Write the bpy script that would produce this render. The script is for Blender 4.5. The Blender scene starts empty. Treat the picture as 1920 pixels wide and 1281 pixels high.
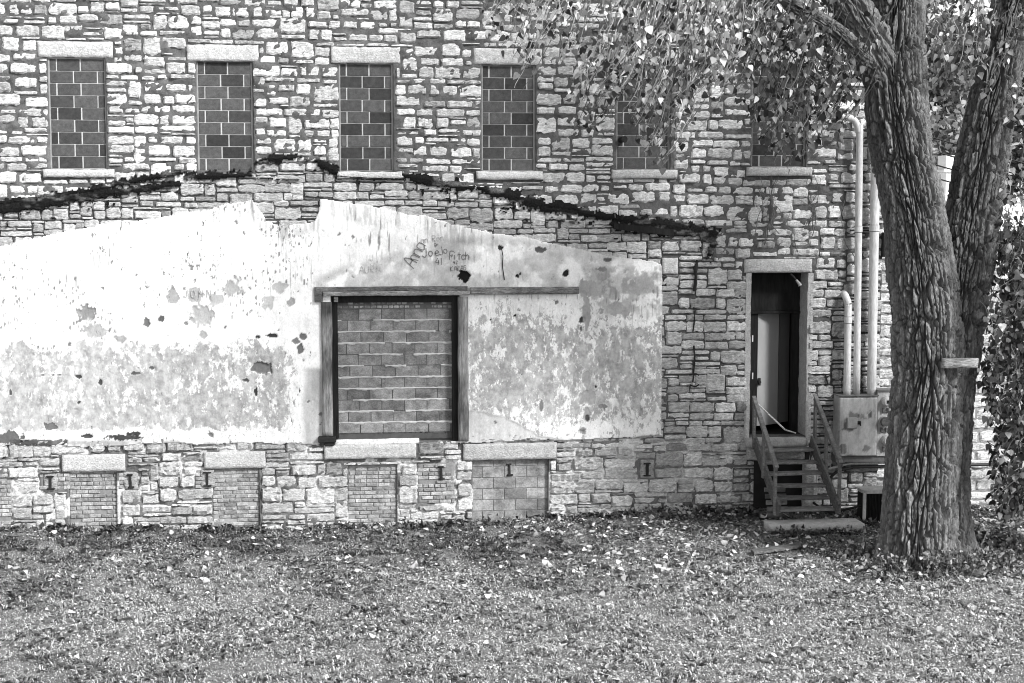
import bpy, math, random
import numpy as np
from mathutils import Vector

# ------------------------------------------------------------------ camera, sky, sun, exposure
sc = bpy.context.scene
CAM = np.array([5.0363, -26.478, 5.691])
YAW, PIT, FPX = 0.10983, -0.09330, 2800.0
cd = bpy.data.cameras.new('camera'); cam = bpy.data.objects.new('camera', cd)
sc.collection.objects.link(cam); sc.camera = cam
cam.location = CAM; cam.rotation_euler = (math.pi/2 + PIT, 0, -YAW)
cd.sensor_width = 36; cd.lens = FPX/1920*36; cd.clip_start = .1; cd.clip_end = 2000

SUN_AZ, SUN_EL = math.radians(42), math.radians(36)      # to the right of the wall's normal, above the horizon
w = bpy.data.worlds.new('World'); sc.world = w; w.use_nodes = True
nt = w.node_tree; nt.nodes.clear()
sky = nt.nodes.new('ShaderNodeTexSky'); sky.sky_type = 'NISHITA'; sky.sun_disc = False
sky.sun_elevation = SUN_EL
# direction to the sun is (sin az, -cos az); Nishita's rotation is measured from +Y, clockwise
sky.sun_rotation = math.pi - SUN_AZ
sky.air_density = 1.0; sky.dust_density = 1.0; sky.ozone_density = 1.0
bw = nt.nodes.new('ShaderNodeRGBToBW'); bg = nt.nodes.new('ShaderNodeBackground'); wo = nt.nodes.new('ShaderNodeOutputWorld')
bg.inputs['Strength'].default_value = 0.08
nt.links.new(sky.outputs[0], bw.inputs[0]); nt.links.new(bw.outputs[0], bg.inputs[0]); nt.links.new(bg.outputs[0], wo.inputs[0])
sl = bpy.data.lights.new('sun', 'SUN'); sun = bpy.data.objects.new('sun', sl); sc.collection.objects.link(sun)
sl.energy = 1.5; sl.angle = math.radians(10); sl.color = (1, 1, 1)
sd = Vector((math.sin(SUN_AZ)*math.cos(SUN_EL), -math.cos(SUN_AZ)*math.cos(SUN_EL), math.sin(SUN_EL)))
sun.rotation_euler = sd.to_track_quat('Z', 'Y').to_euler(); sun.location = (30, -30, 30)
vs = sc.view_settings; vs.view_transform = 'Standard'; vs.look = 'None'; vs.exposure = 1.9; vs.gamma = 1
sc.cycles.use_denoising = True; sc.cycles.denoising_prefilter = 'ACCURATE'
sc.cycles.filter_width = 1.0; sc.cycles.max_bounces = 6; sc.cycles.diffuse_bounces = 3; sc.cycles.transparent_max_bounces = 4
rng = np.random.default_rng(7); random.seed(7)

# ------------------------------------------------------------------ photo measurements -> places in the scene
_F = np.array([math.sin(YAW)*math.cos(PIT), math.cos(YAW)*math.cos(PIT), math.sin(PIT)])
_R = np.array([math.cos(YAW), -math.sin(YAW), 0]); _U = np.cross(_R, _F)
def P(px, py, Y=0.0):
    d = _F + _R*((px-960)/FPX) - _U*((py-640.5)/FPX)
    return CAM + (Y-CAM[1])/d[1]*d
def PX(X, Y, Z):
    dx, dy, dz = X-CAM[0], Y-CAM[1], Z-CAM[2]
    a = dx*_F[0]+dy*_F[1]+dz*_F[2]; r = dx*_R[0]+dy*_R[1]; u = dx*_U[0]+dy*_U[1]+dz*_U[2]
    return 960+FPX*r/a, 640.5-FPX*u/a
def rect(x0, y0, x1, y1, Y=0.0):
    a, b, c, d = P(x0,y0,Y), P(x1,y0,Y), P(x0,y1,Y), P(x1,y1,Y)
    return ((a[0]+c[0])/2, (b[0]+d[0])/2, (c[2]+d[2])/2, (a[2]+b[2])/2)       # X0 X1 Z0 Z1

# ------------------------------------------------------------------ noise
def _h(ix, iy, s):
    n = (ix.astype(np.int64)*374761393 + iy.astype(np.int64)*668265263 + s*1442695041) & 0xffffffff
    n = ((n ^ (n >> 13))*1274126177) & 0xffffffff
    n = ((n ^ (n >> 16))*2246822519) & 0xffffffff
    return ((n ^ (n >> 15)) & 0xffffff)/float(0x1000000)
def vn(x, y, s=0):
    x = np.asarray(x, float); y = np.asarray(y, float)
    ix, iy = np.floor(x), np.floor(y); fx, fy = x-ix, y-iy
    fx = fx*fx*fx*(fx*(fx*6-15)+10); fy = fy*fy*fy*(fy*(fy*6-15)+10)
    a, b, c, d = _h(ix,iy,s), _h(ix+1,iy,s), _h(ix,iy+1,s), _h(ix+1,iy+1,s)
    return (a*(1-fx)+b*fx)*(1-fy)+(c*(1-fx)+d*fx)*fy
def fbm(x, y, o=4, s=0):
    t = 0; a = .5; n = 0
    for k in range(o):
        t = t + a*vn(x*2**k+k*17.3, y*2**k-k*9.1, s+k); n += a; a *= .5
    return t/n
def sst(a, b, x):
    t = np.clip((x-a)/(b-a), 0, 1); return t*t*(3-2*t)
def voro(x, y, s, nx=None):
    ix, iy = np.floor(x), np.floor(y); f1 = np.full(x.shape, 9.); f2 = np.full(x.shape, 9.); idv = np.zeros(x.shape)
    for dx in (-1, 0, 1):
        for dy in (-1, 0, 1):
            cx, cy = ix+dx, iy+dy
            kx = np.mod(cx, nx) if nx else cx
            d = np.hypot(cx+.1+.8*_h(kx,cy,s)-x, cy+.1+.8*_h(kx,cy,s+5)-y)
            m = d < f1
            f2 = np.where(m, f1, np.minimum(f2, d)); idv = np.where(m, _h(kx,cy,s+9), idv); f1 = np.where(m, d, f1)
    return f1, f2, idv

# ------------------------------------------------------------------ mesh and object helpers
COL = sc.collection
def mk(name, V, F, mat, parent=None, shade=None, smooth=False, loc=None, kind=None):
    V = np.ascontiguousarray(V, np.float32).reshape(-1, 3)
    me = bpy.data.meshes.new(name)
    if isinstance(F, np.ndarray):
        n, k = F.shape
        me.vertices.add(len(V)); me.vertices.foreach_set('co', V.ravel())
        me.loops.add(n*k); me.loops.foreach_set('vertex_index', np.ascontiguousarray(F, np.int32).ravel())
        me.polygons.add(n); me.polygons.foreach_set('loop_start', np.arange(0, n*k, k, dtype=np.int32))
        if smooth: me.polygons.foreach_set('use_smooth', np.ones(n, bool))
        me.update(calc_edges=True)
    else:
        me.from_pydata(V.tolist(), [], F)
        if smooth: me.polygons.foreach_set('use_smooth', np.ones(len(F), bool))
    if shade is not None:
        a = me.attributes.new('shade', 'FLOAT', 'POINT'); a.data.foreach_set('value', np.ascontiguousarray(shade, np.float32).ravel())
    me.materials.append(mat)
    return link(name, me, parent, loc, kind)
def link(name, me, parent=None, loc=None, kind=None):
    o = bpy.data.objects.new(name, me); COL.objects.link(o)
    if loc is not None: o.location = loc
    if parent is not None:
        o.parent = parent
        if loc is not None:
            p = parent
            off = Vector((0,0,0))
            while p: off += p.location; p = p.parent
            o.location = Vector(loc)-off
        else:
            p = parent; off = Vector((0,0,0))
            while p: off += p.location; p = p.parent
            o.location = -off
    if kind: o['kind'] = kind
    return o
def tag(o, label, cat=None, group=None, kind=None):
    o['label'] = label
    if cat: o['category'] = cat
    if group: o['group'] = group
    if kind: o['kind'] = kind
    return o
def empty(name, loc, label, cat, group=None):
    o = bpy.data.objects.new(name, None); COL.objects.link(o); o.location = loc; o.empty_display_size = .2
    return tag(o, label, cat, group)
class MB:
    def __init__(s): s.V = []; s.F = []; s.S = []; s.n = 0
    def add(s, V, F, sh=1.0):
        V = np.asarray(V, float).reshape(-1, 3); s.V.append(V)
        s.F += [[i+s.n for i in f] for f in (F.tolist() if isinstance(F, np.ndarray) else F)]
        s.S.append(np.full(len(V), sh) if np.isscalar(sh) else sh); s.n += len(V); return s
    def build(s, name, mat, parent=None, smooth=False, kind=None, loc=None):
        V = np.concatenate(s.V)
        if loc is not None: V = V-np.asarray(loc)
        return mk(name, V, s.F, mat, parent, np.concatenate(s.S), smooth, loc, kind)
def cbox(x0, x1, y0, y1, z0, z1, c=.006):
    """box with chamfered edges: 24 vertices, 26 faces"""
    c = min(c, (x1-x0)*.3, (y1-y0)*.3, (z1-z0)*.3)
    V = []; idx = {}
    for sx in (0, 1):
        for sy in (0, 1):
            for sz in (0, 1):
                X, Y, Z = (x0,x1)[sx], (y0,y1)[sy], (z0,z1)[sz]
                dx, dy, dz = (c,-c)[sx], (c,-c)[sy], (c,-c)[sz]
                for ax, p in enumerate(((X,Y+dy,Z+dz),(X+dx,Y,Z+dz),(X+dx,Y+dy,Z))):
                    idx[sx,sy,sz,ax] = len(V); V.append(p)
    F = []
    for s in (0, 1):
        F.append([idx[s,a,b,0] for a,b in ((0,0),(1,0),(1,1),(0,1))][::(1 if s else -1)])
        F.append([idx[a,s,b,1] for a,b in ((0,0),(1,0),(1,1),(0,1))][::(-1 if s else 1)])
        F.append([idx[a,b,s,2] for a,b in ((0,0),(1,0),(1,1),(0,1))][::(1 if s else -1)])
    for a in (0, 1):
        for b in (0, 1):
            f = [idx[a,b,0,0], idx[a,b,1,0], idx[a,b,1,1], idx[a,b,0,1]]; F.append(f if a != b else f[::-1])
            f = [idx[a,0,b,0], idx[a,1,b,0], idx[a,1,b,2], idx[a,0,b,2]]; F.append(f if a == b else f[::-1])
            f = [idx[0,a,b,1], idx[1,a,b,1], idx[1,a,b,2], idx[0,a,b,2]]; F.append(f if a != b else f[::-1])
            for d in (0, 1):
                f = [idx[a,b,d,0], idx[a,b,d,1], idx[a,b,d,2]]; F.append(f if (a+b+d) % 2 else f[::-1])
    return np.array(V), F
def box(name, x0, x1, y0, y1, z0, z1, mat, parent=None, c=.006, sh=1.0, kind=None):
    ce = np.array([(x0+x1)/2, (y0+y1)/2, z0])
    V, F = cbox(x0, x1, y0, y1, z0, z1, c)
    return mk(name, V-ce, F, mat, parent, np.full(len(V), sh), False, ce, kind)
def frames(p):
    p = np.asarray(p, float); t = np.gradient(p, axis=0); t /= np.linalg.norm(t, axis=1)[:, None]+1e-9
    ref = np.array([0., -1, 0.]) if abs(t[:, 1]).mean() < .8 else np.array([0, 0, 1.])
    e1 = ref-(t@ref)[:, None]*t; e1 /= np.linalg.norm(e1, axis=1)[:, None]+1e-9
    return t, e1, np.cross(t, e1)
def tube(path, r, k=8, cap=True):
    p = np.asarray(path, float); n = len(p); r = np.broadcast_to(np.asarray(r, float), (n,))
    t, a, b = frames(p); th = np.arange(k)*2*math.pi/k
    V = (p[:, None]+r[:, None, None]*(np.cos(th)[None, :, None]*a[:, None]+np.sin(th)[None, :, None]*b[:, None])).reshape(-1, 3)
    F = [[i*k+j, i*k+(j+1) % k, (i+1)*k+(j+1) % k, (i+1)*k+j] for i in range(n-1) for j in range(k)]
    if cap: F += [list(range(k))[::-1], list(range((n-1)*k, n*k))]
    return V, F
def smooth_path(pts, n=24):
    pts = np.asarray(pts, float); u = np.linspace(0, len(pts)-1, n); out = []
    for v in u:
        i = min(int(v), len(pts)-2); f = v-i
        p0, p1, p2, p3 = pts[max(i-1,0)], pts[i], pts[i+1], pts[min(i+2,len(pts)-1)]
        out.append(.5*((2*p1)+(-p0+p2)*f+(2*p0-5*p1+4*p2-p3)*f*f+(-p0+3*p1-3*p2+p3)*f**3))
    return np.array(out)
def gridpatch(xs, zs, Y, keep, back):
    """front relief over the kept cells of a grid, its rim returned to the depth `back`; gives vertices, quads, grid index of every vertex"""
    nx, nz = len(xs), len(zs); XX, ZZ = np.meshgrid(xs, zs) if xs.ndim == 1 else (xs, zs)
    nz, nx = XX.shape; N = nx*nz
    id_ = np.arange(N).reshape(nz, nx)
    a, b, c, d = id_[:-1,:-1], id_[:-1,1:], id_[1:,1:], id_[1:,:-1]
    F = [np.stack([a[keep], b[keep], c[keep], d[keep]], 1)]
    kp = np.pad(keep, 1)
    for nb, (u, v) in ((kp[1:-1,:-2], (d, a)), (kp[1:-1,2:], (b, c)), (kp[:-2,1:-1], (a, b)), (kp[2:,1:-1], (c, d))):
        m = keep & ~nb; U, W = u[m], v[m]
        F.append(np.stack([W, U, U+N, W+N], 1))
    F = np.concatenate(F)
    V = np.stack([XX.ravel(), Y.ravel(), ZZ.ravel()], 1); Vb = V.copy(); Vb[:, 1] = back
    V = np.concatenate([V, Vb]); used, inv = np.unique(F, return_inverse=True)
    return V[used], inv.reshape(F.shape), used % N

# ------------------------------------------------------------------ materials (all grey: the photograph is black and white)
def mat(name, base=1.0, var=.3, scale=6.0, stretch=(1,1,1), bump=.3, bscale=None, bdist=.01, rough=.9, attr=False, rnd=0.0, spec=.25, transl=0.0, detail=8.0, metal=0.0, grit=0.0, gscale=38.0):
    m = bpy.data.materials.new(name); m.use_nodes = True; t = m.node_tree; N, L = t.nodes, t.links
    bs = N['Principled BSDF']; out = N['Material Output']
    bs.inputs['Roughness'].default_value = rough; bs.inputs['Specular IOR Level'].default_value = spec; bs.inputs['Metallic'].default_value = metal
    def math_(op, a, b=None):
        n = N.new('ShaderNodeMath'); n.operation = op
        for i, v in enumerate((a, b)):
            if v is None: continue
            if isinstance(v, (int, float)): n.inputs[i].default_value = v
            else: L.new(v, n.inputs[i])
        return n.outputs[0]
    val = None
    if var or bump:
        g = N.new('ShaderNodeNewGeometry'); mp = N.new('ShaderNodeMapping'); L.new(g.outputs['Position'], mp.inputs['Vector'])
        mp.inputs['Scale'].default_value = stretch
    if var:
        nz = N.new('ShaderNodeTexNoise'); nz.inputs['Scale'].default_value = scale; nz.inputs['Detail'].default_value = detail; nz.inputs['Roughness'].default_value = .65
        L.new(mp.outputs[0], nz.inputs['Vector'])
        mr = N.new('ShaderNodeMapRange'); mr.inputs['From Min'].default_value = .28; mr.inputs['From Max'].default_value = .72
        mr.inputs['To Min'].default_value = base*(1-var); mr.inputs['To Max'].default_value = base*(1+var); L.new(nz.outputs[0], mr.inputs['Value'])
        val = mr.outputs[0]
    if grit:
        n2 = N.new('ShaderNodeTexNoise'); n2.inputs['Scale'].default_value = gscale; n2.inputs['Detail'].default_value = 5; n2.inputs['Roughness'].default_value = .75
        L.new(mp.outputs[0], n2.inputs['Vector'])
        m2 = N.new('ShaderNodeMapRange'); m2.inputs['From Min'].default_value = .32; m2.inputs['From Max'].default_value = .68
        m2.inputs['To Min'].default_value = 1-grit; m2.inputs['To Max'].default_value = 1+grit; L.new(n2.outputs[0], m2.inputs['Value'])
        val = math_('MULTIPLY', val if val is not None else base, m2.outputs[0])
    if attr:
        an = N.new('ShaderNodeAttribute'); an.attribute_name = 'shade'
        val = math_('MULTIPLY', val if val is not None else base, an.outputs['Fac'])
    if rnd:
        oi = N.new('ShaderNodeObjectInfo')
        val = math_('MULTIPLY', val if val is not None else base, math_('ADD', math_('MULTIPLY', oi.outputs['Random'], 2*rnd), 1-rnd))
    if val is not None:
        val = math_('MINIMUM', val, .88)
        L.new(val, bs.inputs['Base Color'])
    else: bs.inputs['Base Color'].default_value = (base, base, base, 1)
    if bump:
        nb = N.new('ShaderNodeTexNoise'); nb.inputs['Scale'].default_value = bscale or scale*2; nb.inputs['Detail'].default_value = 6; nb.inputs['Roughness'].default_value = .7
        L.new(mp.outputs[0], nb.inputs['Vector'])
        bp = N.new('ShaderNodeBump'); bp.inputs['Strength'].default_value = bump; bp.inputs['Distance'].default_value = bdist
        L.new(nb.outputs[0], bp.inputs['Height']); L.new(bp.outputs[0], bs.inputs['Normal'])
    if transl:
        tr = N.new('ShaderNodeBsdfTranslucent'); mx = N.new('ShaderNodeMixShader'); mx.inputs[0].default_value = transl
        if val is not None: L.new(val, tr.inputs['Color'])
        L.new(bs.outputs[0], mx.inputs[1]); L.new(tr.outputs[0], mx.inputs[2]); L.new(mx.outputs[0], out.inputs['Surface'])
    return m
M_STONE = mat('limestone', 1, .26, 10, (.7,1,1.8), 1.0, 20, .05, .95, attr=True, spec=.1, grit=0.38, gscale=30)
M_MORTAR = mat('mortar', 1, .22, 14, (1,1,1), .6, 30, .02, .95, attr=True, spec=.1, grit=0.3, gscale=40)
M_DRESS = mat('dressed_limestone', .60, .25, 12, (1,1,1.4), .9, 26, .03, .95, attr=True, spec=.1, grit=0.34, gscale=34)
def plaster_mat():
    """paint film over grey undercoat: the vertex value `bare` says how much of the film has gone, noise gives each flake its edge"""
    m = mat('old_plaster', 1, .08, 18, (1,1,.7), .45, 24, .014, .9, attr=True, spec=.1, grit=.13, gscale=46)
    t = m.node_tree; N, L = t.nodes, t.links; bs = N['Principled BSDF']; film = bs.inputs['Base Color'].links[0].from_socket
    g = N.new('ShaderNodeNewGeometry')
    def noise(sx, sz, sc_, det, ro):
        mp = N.new('ShaderNodeMapping'); mp.inputs['Scale'].default_value = (sx, 1, sz); L.new(g.outputs['Position'], mp.inputs['Vector'])
        n = N.new('ShaderNodeTexNoise'); n.inputs['Scale'].default_value = sc_; n.inputs['Detail'].default_value = det; n.inputs['Roughness'].default_value = ro; L.new(mp.outputs[0], n.inputs['Vector']); return n.outputs[0]
    def att(k):
        a = N.new('ShaderNodeAttribute'); a.attribute_name = k; return a.outputs['Fac']
    def mth(op, a, b):
        n = N.new('ShaderNodeMath'); n.operation = op
        for i, v in enumerate((a, b)):
            if isinstance(v, (int, float)): n.inputs[i].default_value = v
            else: L.new(v, n.inputs[i])
        return n.outputs[0]
    def ramp(v, a, b, c=0.0, d=1.0):
        n = N.new('ShaderNodeMapRange'); n.interpolation_type = 'SMOOTHSTEP'
        for i, x in zip(('From Min', 'From Max', 'To Min', 'To Max'), (a, b, c, d)): n.inputs[i].default_value = x
        L.new(v, n.inputs['Value']); return n.outputs[0]
    def mix(f, a, b):
        n = N.new('ShaderNodeMix'); n.data_type = 'FLOAT'; L.new(f, n.inputs[0]); L.new(a, n.inputs[2]); L.new(b, n.inputs[3]); return n.outputs[0]
    n1 = noise(1.3, .8, 6.0, 11, .80)
    f = ramp(mth('ADD', n1, mth('MULTIPLY', mth('SUBTRACT', att('bare'), .5), .42)), .485, .535)
    under = mth('MULTIPLY', att('under'), ramp(noise(1, .8, 9, 8, .7), .3, .7, .66, 1.34))
    v = mix(f, film, under)
    sp = ramp(mth('ADD', noise(1.5, .5, 13, 8, .78), mth('MULTIPLY', mth('SUBTRACT', att('specks'), .5), .20)), .655, .70)
    dk = N.new('ShaderNodeValue'); dk.outputs[0].default_value = .10
    v = mix(sp, v, dk.outputs[0]); L.new(v, bs.inputs['Base Color'])
    return m
M_PLAST = plaster_mat()
M_TAR = mat('roof_tar', .014, .5, 10, (1,1,1), 1.0, 22, .04, .75, attr=True, spec=.15, grit=0.6, gscale=30)
M_BLOCKD = mat('dark_concrete_block', .068, .36, 14, (1,1,1), .5, 120, .006, .95, rnd=.45, spec=.15, grit=0.3, gscale=60)
M_BLOCKL = mat('grey_concrete_block', .20, .55, 5, (1,1,1.3), .4, 60, .008, .95, rnd=.34, spec=.1, grit=0.28, gscale=40)
M_JOINT = mat('block_mortar', .42, .2, 12, (1,1,1), .5, 40, .01, .95, attr=True, spec=.1)
M_BRICK = mat('old_brick', .30, .55, 9, (1,1,1), .8, 30, .015, .95, attr=True, rnd=.35, spec=.1, grit=0.4, gscale=40)
M_WOOD = mat('weathered_wood', .20, .55, 6, (5,5,.5), .7, 12, .012, .9, attr=True, spec=.1, grit=0.4, gscale=14)
M_WOODH = mat('weathered_beam', .17, .7, 9, (.9,4,4), .8, 12, .012, .9, attr=True, spec=.1, grit=0.5, gscale=22)
M_BLACKW = mat('black_painted_wood', .016, .5, 6, (4,4,.6), .4, 12, .01, .8, spec=.1)
M_STAIR = mat('stair_timber', .15, .45, 7, (1,1.5,3), .6, 16, .008, .85, attr=True, spec=.15, grit=0.35, gscale=24)
M_IRON = mat('rusty_iron', .02, .5, 20, (1,1,1), .6, 40, .006, .8, spec=.2)
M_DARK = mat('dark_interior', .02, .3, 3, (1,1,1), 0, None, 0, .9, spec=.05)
M_DOOR = mat('door_paint', .32, .12, 3, (1,1,.4), .15, 10, .004, .7, attr=True, spec=.2)
M_PIPE = mat('galvanised_pipe', .55, .22, 10, (2,2,.4), .2, 30, .003, .45, attr=True, spec=.4, grit=0.12, gscale=20)
M_CAB = mat('worn_grey_enamel', .42, .25, 7, (1,1,.6), .3, 24, .004, .6, attr=True, spec=.3, grit=0.16, gscale=30)
M_GLASS = mat('meter_glass', .10, .2, 30, (1,1,1), 0, None, 0, .15, spec=.6)
M_BARK = mat('cottonwood_bark', .16, .5, 14, (1.6,1.6,.4), .9, 30, .025, .95, attr=True, spec=.08, grit=0.42, gscale=24)
M_TWIG = mat('twig_bark', .14, .4, 12, (1,1,1), .4, 30, .005, .9, attr=True, spec=.1)
M_LEAF = mat('cottonwood_leaf', 1, .15, 30, (1,1,1), 0, None, 0, .5, attr=True, spec=.35, transl=.22)
M_FALLEN = mat('dry_leaf', 1, .18, 40, (1,1,1), 0, None, 0, .6, attr=True, spec=.25)
M_GRASS = mat('grass_blade', 1, 0, 1, (1,1,1), 0, None, 0, .5, attr=True, spec=.4, transl=.35)
M_SOIL = mat('soil', .17, .5, 5, (1,1,1), .6, 20, .03, .95, spec=.05)
M_CONC = mat('pale_concrete', .40, .3, 8, (1,1,1), .6, 30, .01, .9, attr=True, spec=.15, grit=0.25, gscale=40)
M_WHITE = mat('white_paint', .78, .08, 4, (1,1,1), .15, 20, .004, .7, spec=.2)
M_ROOF = mat('white_roofing', .72, .15, 2, (.3,2,1), .3, 10, .01, .7, spec=.2)
M_INK2 = mat('faded_scrawl', .38, .4, 40, (1,1,1), 0, None, 0, .9, spec=.05)
M_INK = mat('charcoal_scrawl', .19, .4, 60, (1,1,1), 0, None, 0, .9, spec=.05)
M_WIRE = mat('black_cable', .02, 0, 1, (1,1,1), 0, None, 0, .6, spec=.3)
M_GRILL = mat('black_grille', .012, .3, 20, (1,1,1), 0, None, 0, .7, spec=.2)
M_HILL = mat('far_foliage', 1, .2, 6, (1,1,1), 0, None, 0, .7, attr=True, spec=.15, transl=.25)
# ------------------------------------------------------------------ ground
def ground_z(x, y):
    x = np.asarray(x, float); y = np.asarray(y, float)
    foot = np.interp(x, [-3, -1, 1.5, 3.4, 5.45, 7.96, 10.7, 12.2, 13], [.08, .05, -.06, -.12, -.11, -.05, .05, .03, 0])      # the lawn's level along the wall
    return .05*(fbm(x*.35+3, y*.35, 3, 5)-.5)+foot*np.exp(-(y/1.6)**2)
gx = np.concatenate([[-400,-100,-40,-15], np.linspace(-6, 20, 131), [40, 120, 500]])
gy = np.concatenate([[-200,-60,-30,-20], np.linspace(-14, 1.0, 90), [4, 14, 60, 200, 700]])
GX, GY = np.meshgrid(gx, gy); near = (GX > -8) & (GX < 22) & (GY > -16) & (GY < 1)
GZ = np.where(near, ground_z(GX, GY), 0.0); GZ = np.where(GY > 1, -.05, GZ)
iv = np.arange(GX.size).reshape(GX.shape)
gF = np.stack([iv[:-1,:-1], iv[:-1,1:], iv[1:,1:], iv[1:,:-1]], -1).reshape(-1, 4)
gr = mk('ground', np.stack([GX, GY, GZ], -1), gF, M_SOIL, smooth=True)
tag(gr, 'dark soil of the lawn in front of the stone building', 'ground', kind='structure')

# ------------------------------------------------------------------ the stone building: openings
WIN = []
for (tl, tr, bl, br) in (((88,108),(197,110),(95,317),(203,317)), ((368,115),(473,116),(371,321),(475,321)), ((635,118.5),(736,120),(637,321),(739,321)),
                         ((903,122.5),(1003,123),(903,321),(1005,321)), ((1156,124),(1257,125),(1156,318),(1257,318)), ((1410,121),(1512,122),(1410,313.5),(1512,313.5))):
    a, b, c, d = P(*tl), P(*tr), P(*bl), P(*br)
    WIN.append(((a[0]+c[0])/2, (b[0]+d[0])/2, (c[2]+d[2])/2, (a[2]+b[2])/2))
DOOR = rect(1405, 512, 1513, 818)
LOAD = rect(623, 552, 860, 829)
BASE = [rect(130, 884, 220, 1010), rect(399, 878, 487, 1010), rect(653, 872, 745, 1010), rect(886, 862, 1029, 1000)]
OPEN = WIN+[DOOR, LOAD]+BASE
LINT = [rect(*r) for r in ((70,78,212,108),(350,84,485,115),(620,88,750,119),(888,91,1016,121.5),(1143,93,1270,123.5),(1398,91,1522,120.5))]
SILL = [rect(*r) for r in ((82,318,215,333),(632,322,756,335),(893,321.5,1017,337),(1146,318.5,1268,335),(1400,314,1521,330))]
DLINT = rect(1395, 486, 1522, 511.5); STUB = rect(1241, 484, 1270, 514)
BLINT = [rect(117,852,235,883.5), rect(383,847,498,877.5), rect(608,833,780,859), rect(868,831,1043,861.5)]
XL, XR, ZT = -3.2, 14.80, 10.6
BRICKP = [rect(74,886,131,918), rect(222,886,262,916), rect(366,882,399,916), rect(783,868,852,944), rect(-20,898,22,1000)]
BEAMS = ((95,905),(245,902),(389,898),(827,886),(956,882),(1213,880))
BEAMR = [rect(x_-13, y_-17, x_+13, y_+17) for x_, y_ in BEAMS[:3]+BEAMS[5:]]
EXCL = OPEN+LINT+SILL+[DLINT, STUB]+BLINT+BRICKP+BEAMR
cx0 = P(1440, 815)[0]
bld = empty('stone_building', (6.0, 0, 0), 'old rough limestone mill building with bricked-up windows and peeling white plaster', 'building')

# photo-space outlines
PLAST = np.array([(-330,520),(-200,496),(0,458),(60,449),(130,431),(200,420),(300,405),(400,388),(472,374),(488,392),(500,410),(522,424),(560,422),(588,412),(597,396),(600,372),
                  (640,378),(750,395),(850,420),(960,440),(1040,455),(1130,474),(1232,491),(1242,498),(1241,819),(1120,822),(1046,826),(870,831),(612,831),(520,832),(300,832),(140,838),(0,834),(-330,842)], float)
SCARX = np.array([-400,0,340,480,620,760,1000,1330,1345,1360]); SCARY = np.array([470,392,335,315,315,335,385,450,490,500])
def inside(px, py, poly):
    c = np.zeros(px.shape, bool); n = len(poly)
    for i in range(n):
        x1, y1 = poly[i]; x2, y2 = poly[(i+1) % n]
        if y1 == y2: continue
        m = ((y1 > py) != (y2 > py)) & (px < (x2-x1)*(py-y1)/(y2-y1)+x1); c ^= m
    return c
def segdist(px, py, pts):
    d = np.full(px.shape, 1e9); u = np.zeros(px.shape); tot = len(pts)-1
    for i in range(tot):
        (x1, y1), (x2, y2) = pts[i][:2], pts[i+1][:2]
        t = np.clip(((px-x1)*(x2-x1)+(py-y1)*(y2-y1))/((x2-x1)**2+(y2-y1)**2+1e-9), 0, 1)
        e = np.hypot(px-x1-t*(x2-x1), py-y1-t*(y2-y1)); m = e < d
        d = np.where(m, e, d); u = np.where(m, i+t, u)
    return d, u
def region(px, py):
    """weights of the four kinds of masonry: upper, gable band, basement, right hand part"""
    ys = np.interp(px, SCARX, SCARY)
    B = (py > ys) & (px < 1345) & (py < 828)
    C = (py >= 822) & (px < 1400)
    D = (px >= 1243) & (py >= ys) & ~C & ~(B & (px < 1243))
    return np.where(C, 2, np.where(D, 3, np.where(B, 1, 0)))

# ------------------------------------------------------------------ wall of mortar with its openings
xs = np.arange(XL, XR+.001, .027); zs = np.arange(-.5, ZT+.001, .027)
for r in OPEN:
    for v in r[:2]: xs[np.argmin(abs(xs-v))] = v
    for v in r[2:]: zs[np.argmin(abs(zs-v))] = v
XX, ZZ = np.meshgrid(xs, zs); pxg, pyg = PX(XX, 0*XX, ZZ); reg = region(pxg, pyg)
rel = (fbm(XX*7, ZZ*9, 4, 11)-.5)
amp = np.choose(reg, [.085, .060, .100, .070]); off = np.choose(reg, [-.009, .012, .004, .004])
Yw = off-amp*rel+.014*(fbm(XX*1.1, ZZ*1.4, 2, 12)-.5)
tone = np.choose(reg, [.100, .085, .13, .085])*(1+.5*(fbm(XX*1.7, ZZ*2.2, 4, 13)-.5))
tone *= np.where(reg == 0, 1+.35*sst(.58, .7, fbm(XX*4, ZZ*5, 3, 14)), 1)
tone = np.where((reg == 2) & (fbm(XX*2.2, ZZ*3, 4, 15) > .56), .55, tone)
xc, zc = (xs[:-1]+xs[1:])/2, (zs[:-1]+zs[1:])/2; XC, ZC = np.meshgrid(xc, zc); keep = np.ones(XC.shape, bool)
for r in OPEN: keep &= ~((XC > r[0]) & (XC < r[1]) & (ZC > r[2]) & (ZC < r[3]))
for r in OPEN:      # calm edges round the openings
    ed = (abs(XX-r[0]) < .02) | (abs(XX-r[1]) < .02) | (abs(ZZ-r[2]) < .02) | (abs(ZZ-r[3]) < .02)
    inr = (XX > r[0]-.03) & (XX < r[1]+.03) & (ZZ > r[2]-.03) & (ZZ < r[3]+.03)
    Yw = np.where(ed & inr, -.012, Yw)
for r in LINT+SILL+[DLINT, STUB]+BLINT+BRICKP+BEAMR: Yw = np.where((XX > r[0]+.012) & (XX < r[1]-.012) & (ZZ > r[2]+.012) & (ZZ < r[3]-.012), .03, np.where((XX > r[0]-.02) & (XX < r[1]+.02) & (ZZ > r[2]-.02) & (ZZ < r[3]+.02), np.maximum(Yw, -.014), Yw))
V, F, ix = gridpatch(xs, zs, Yw, keep, .26)
wall = mk('wall', V, F, M_MORTAR, bld, tone.ravel()[ix], True)
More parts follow.
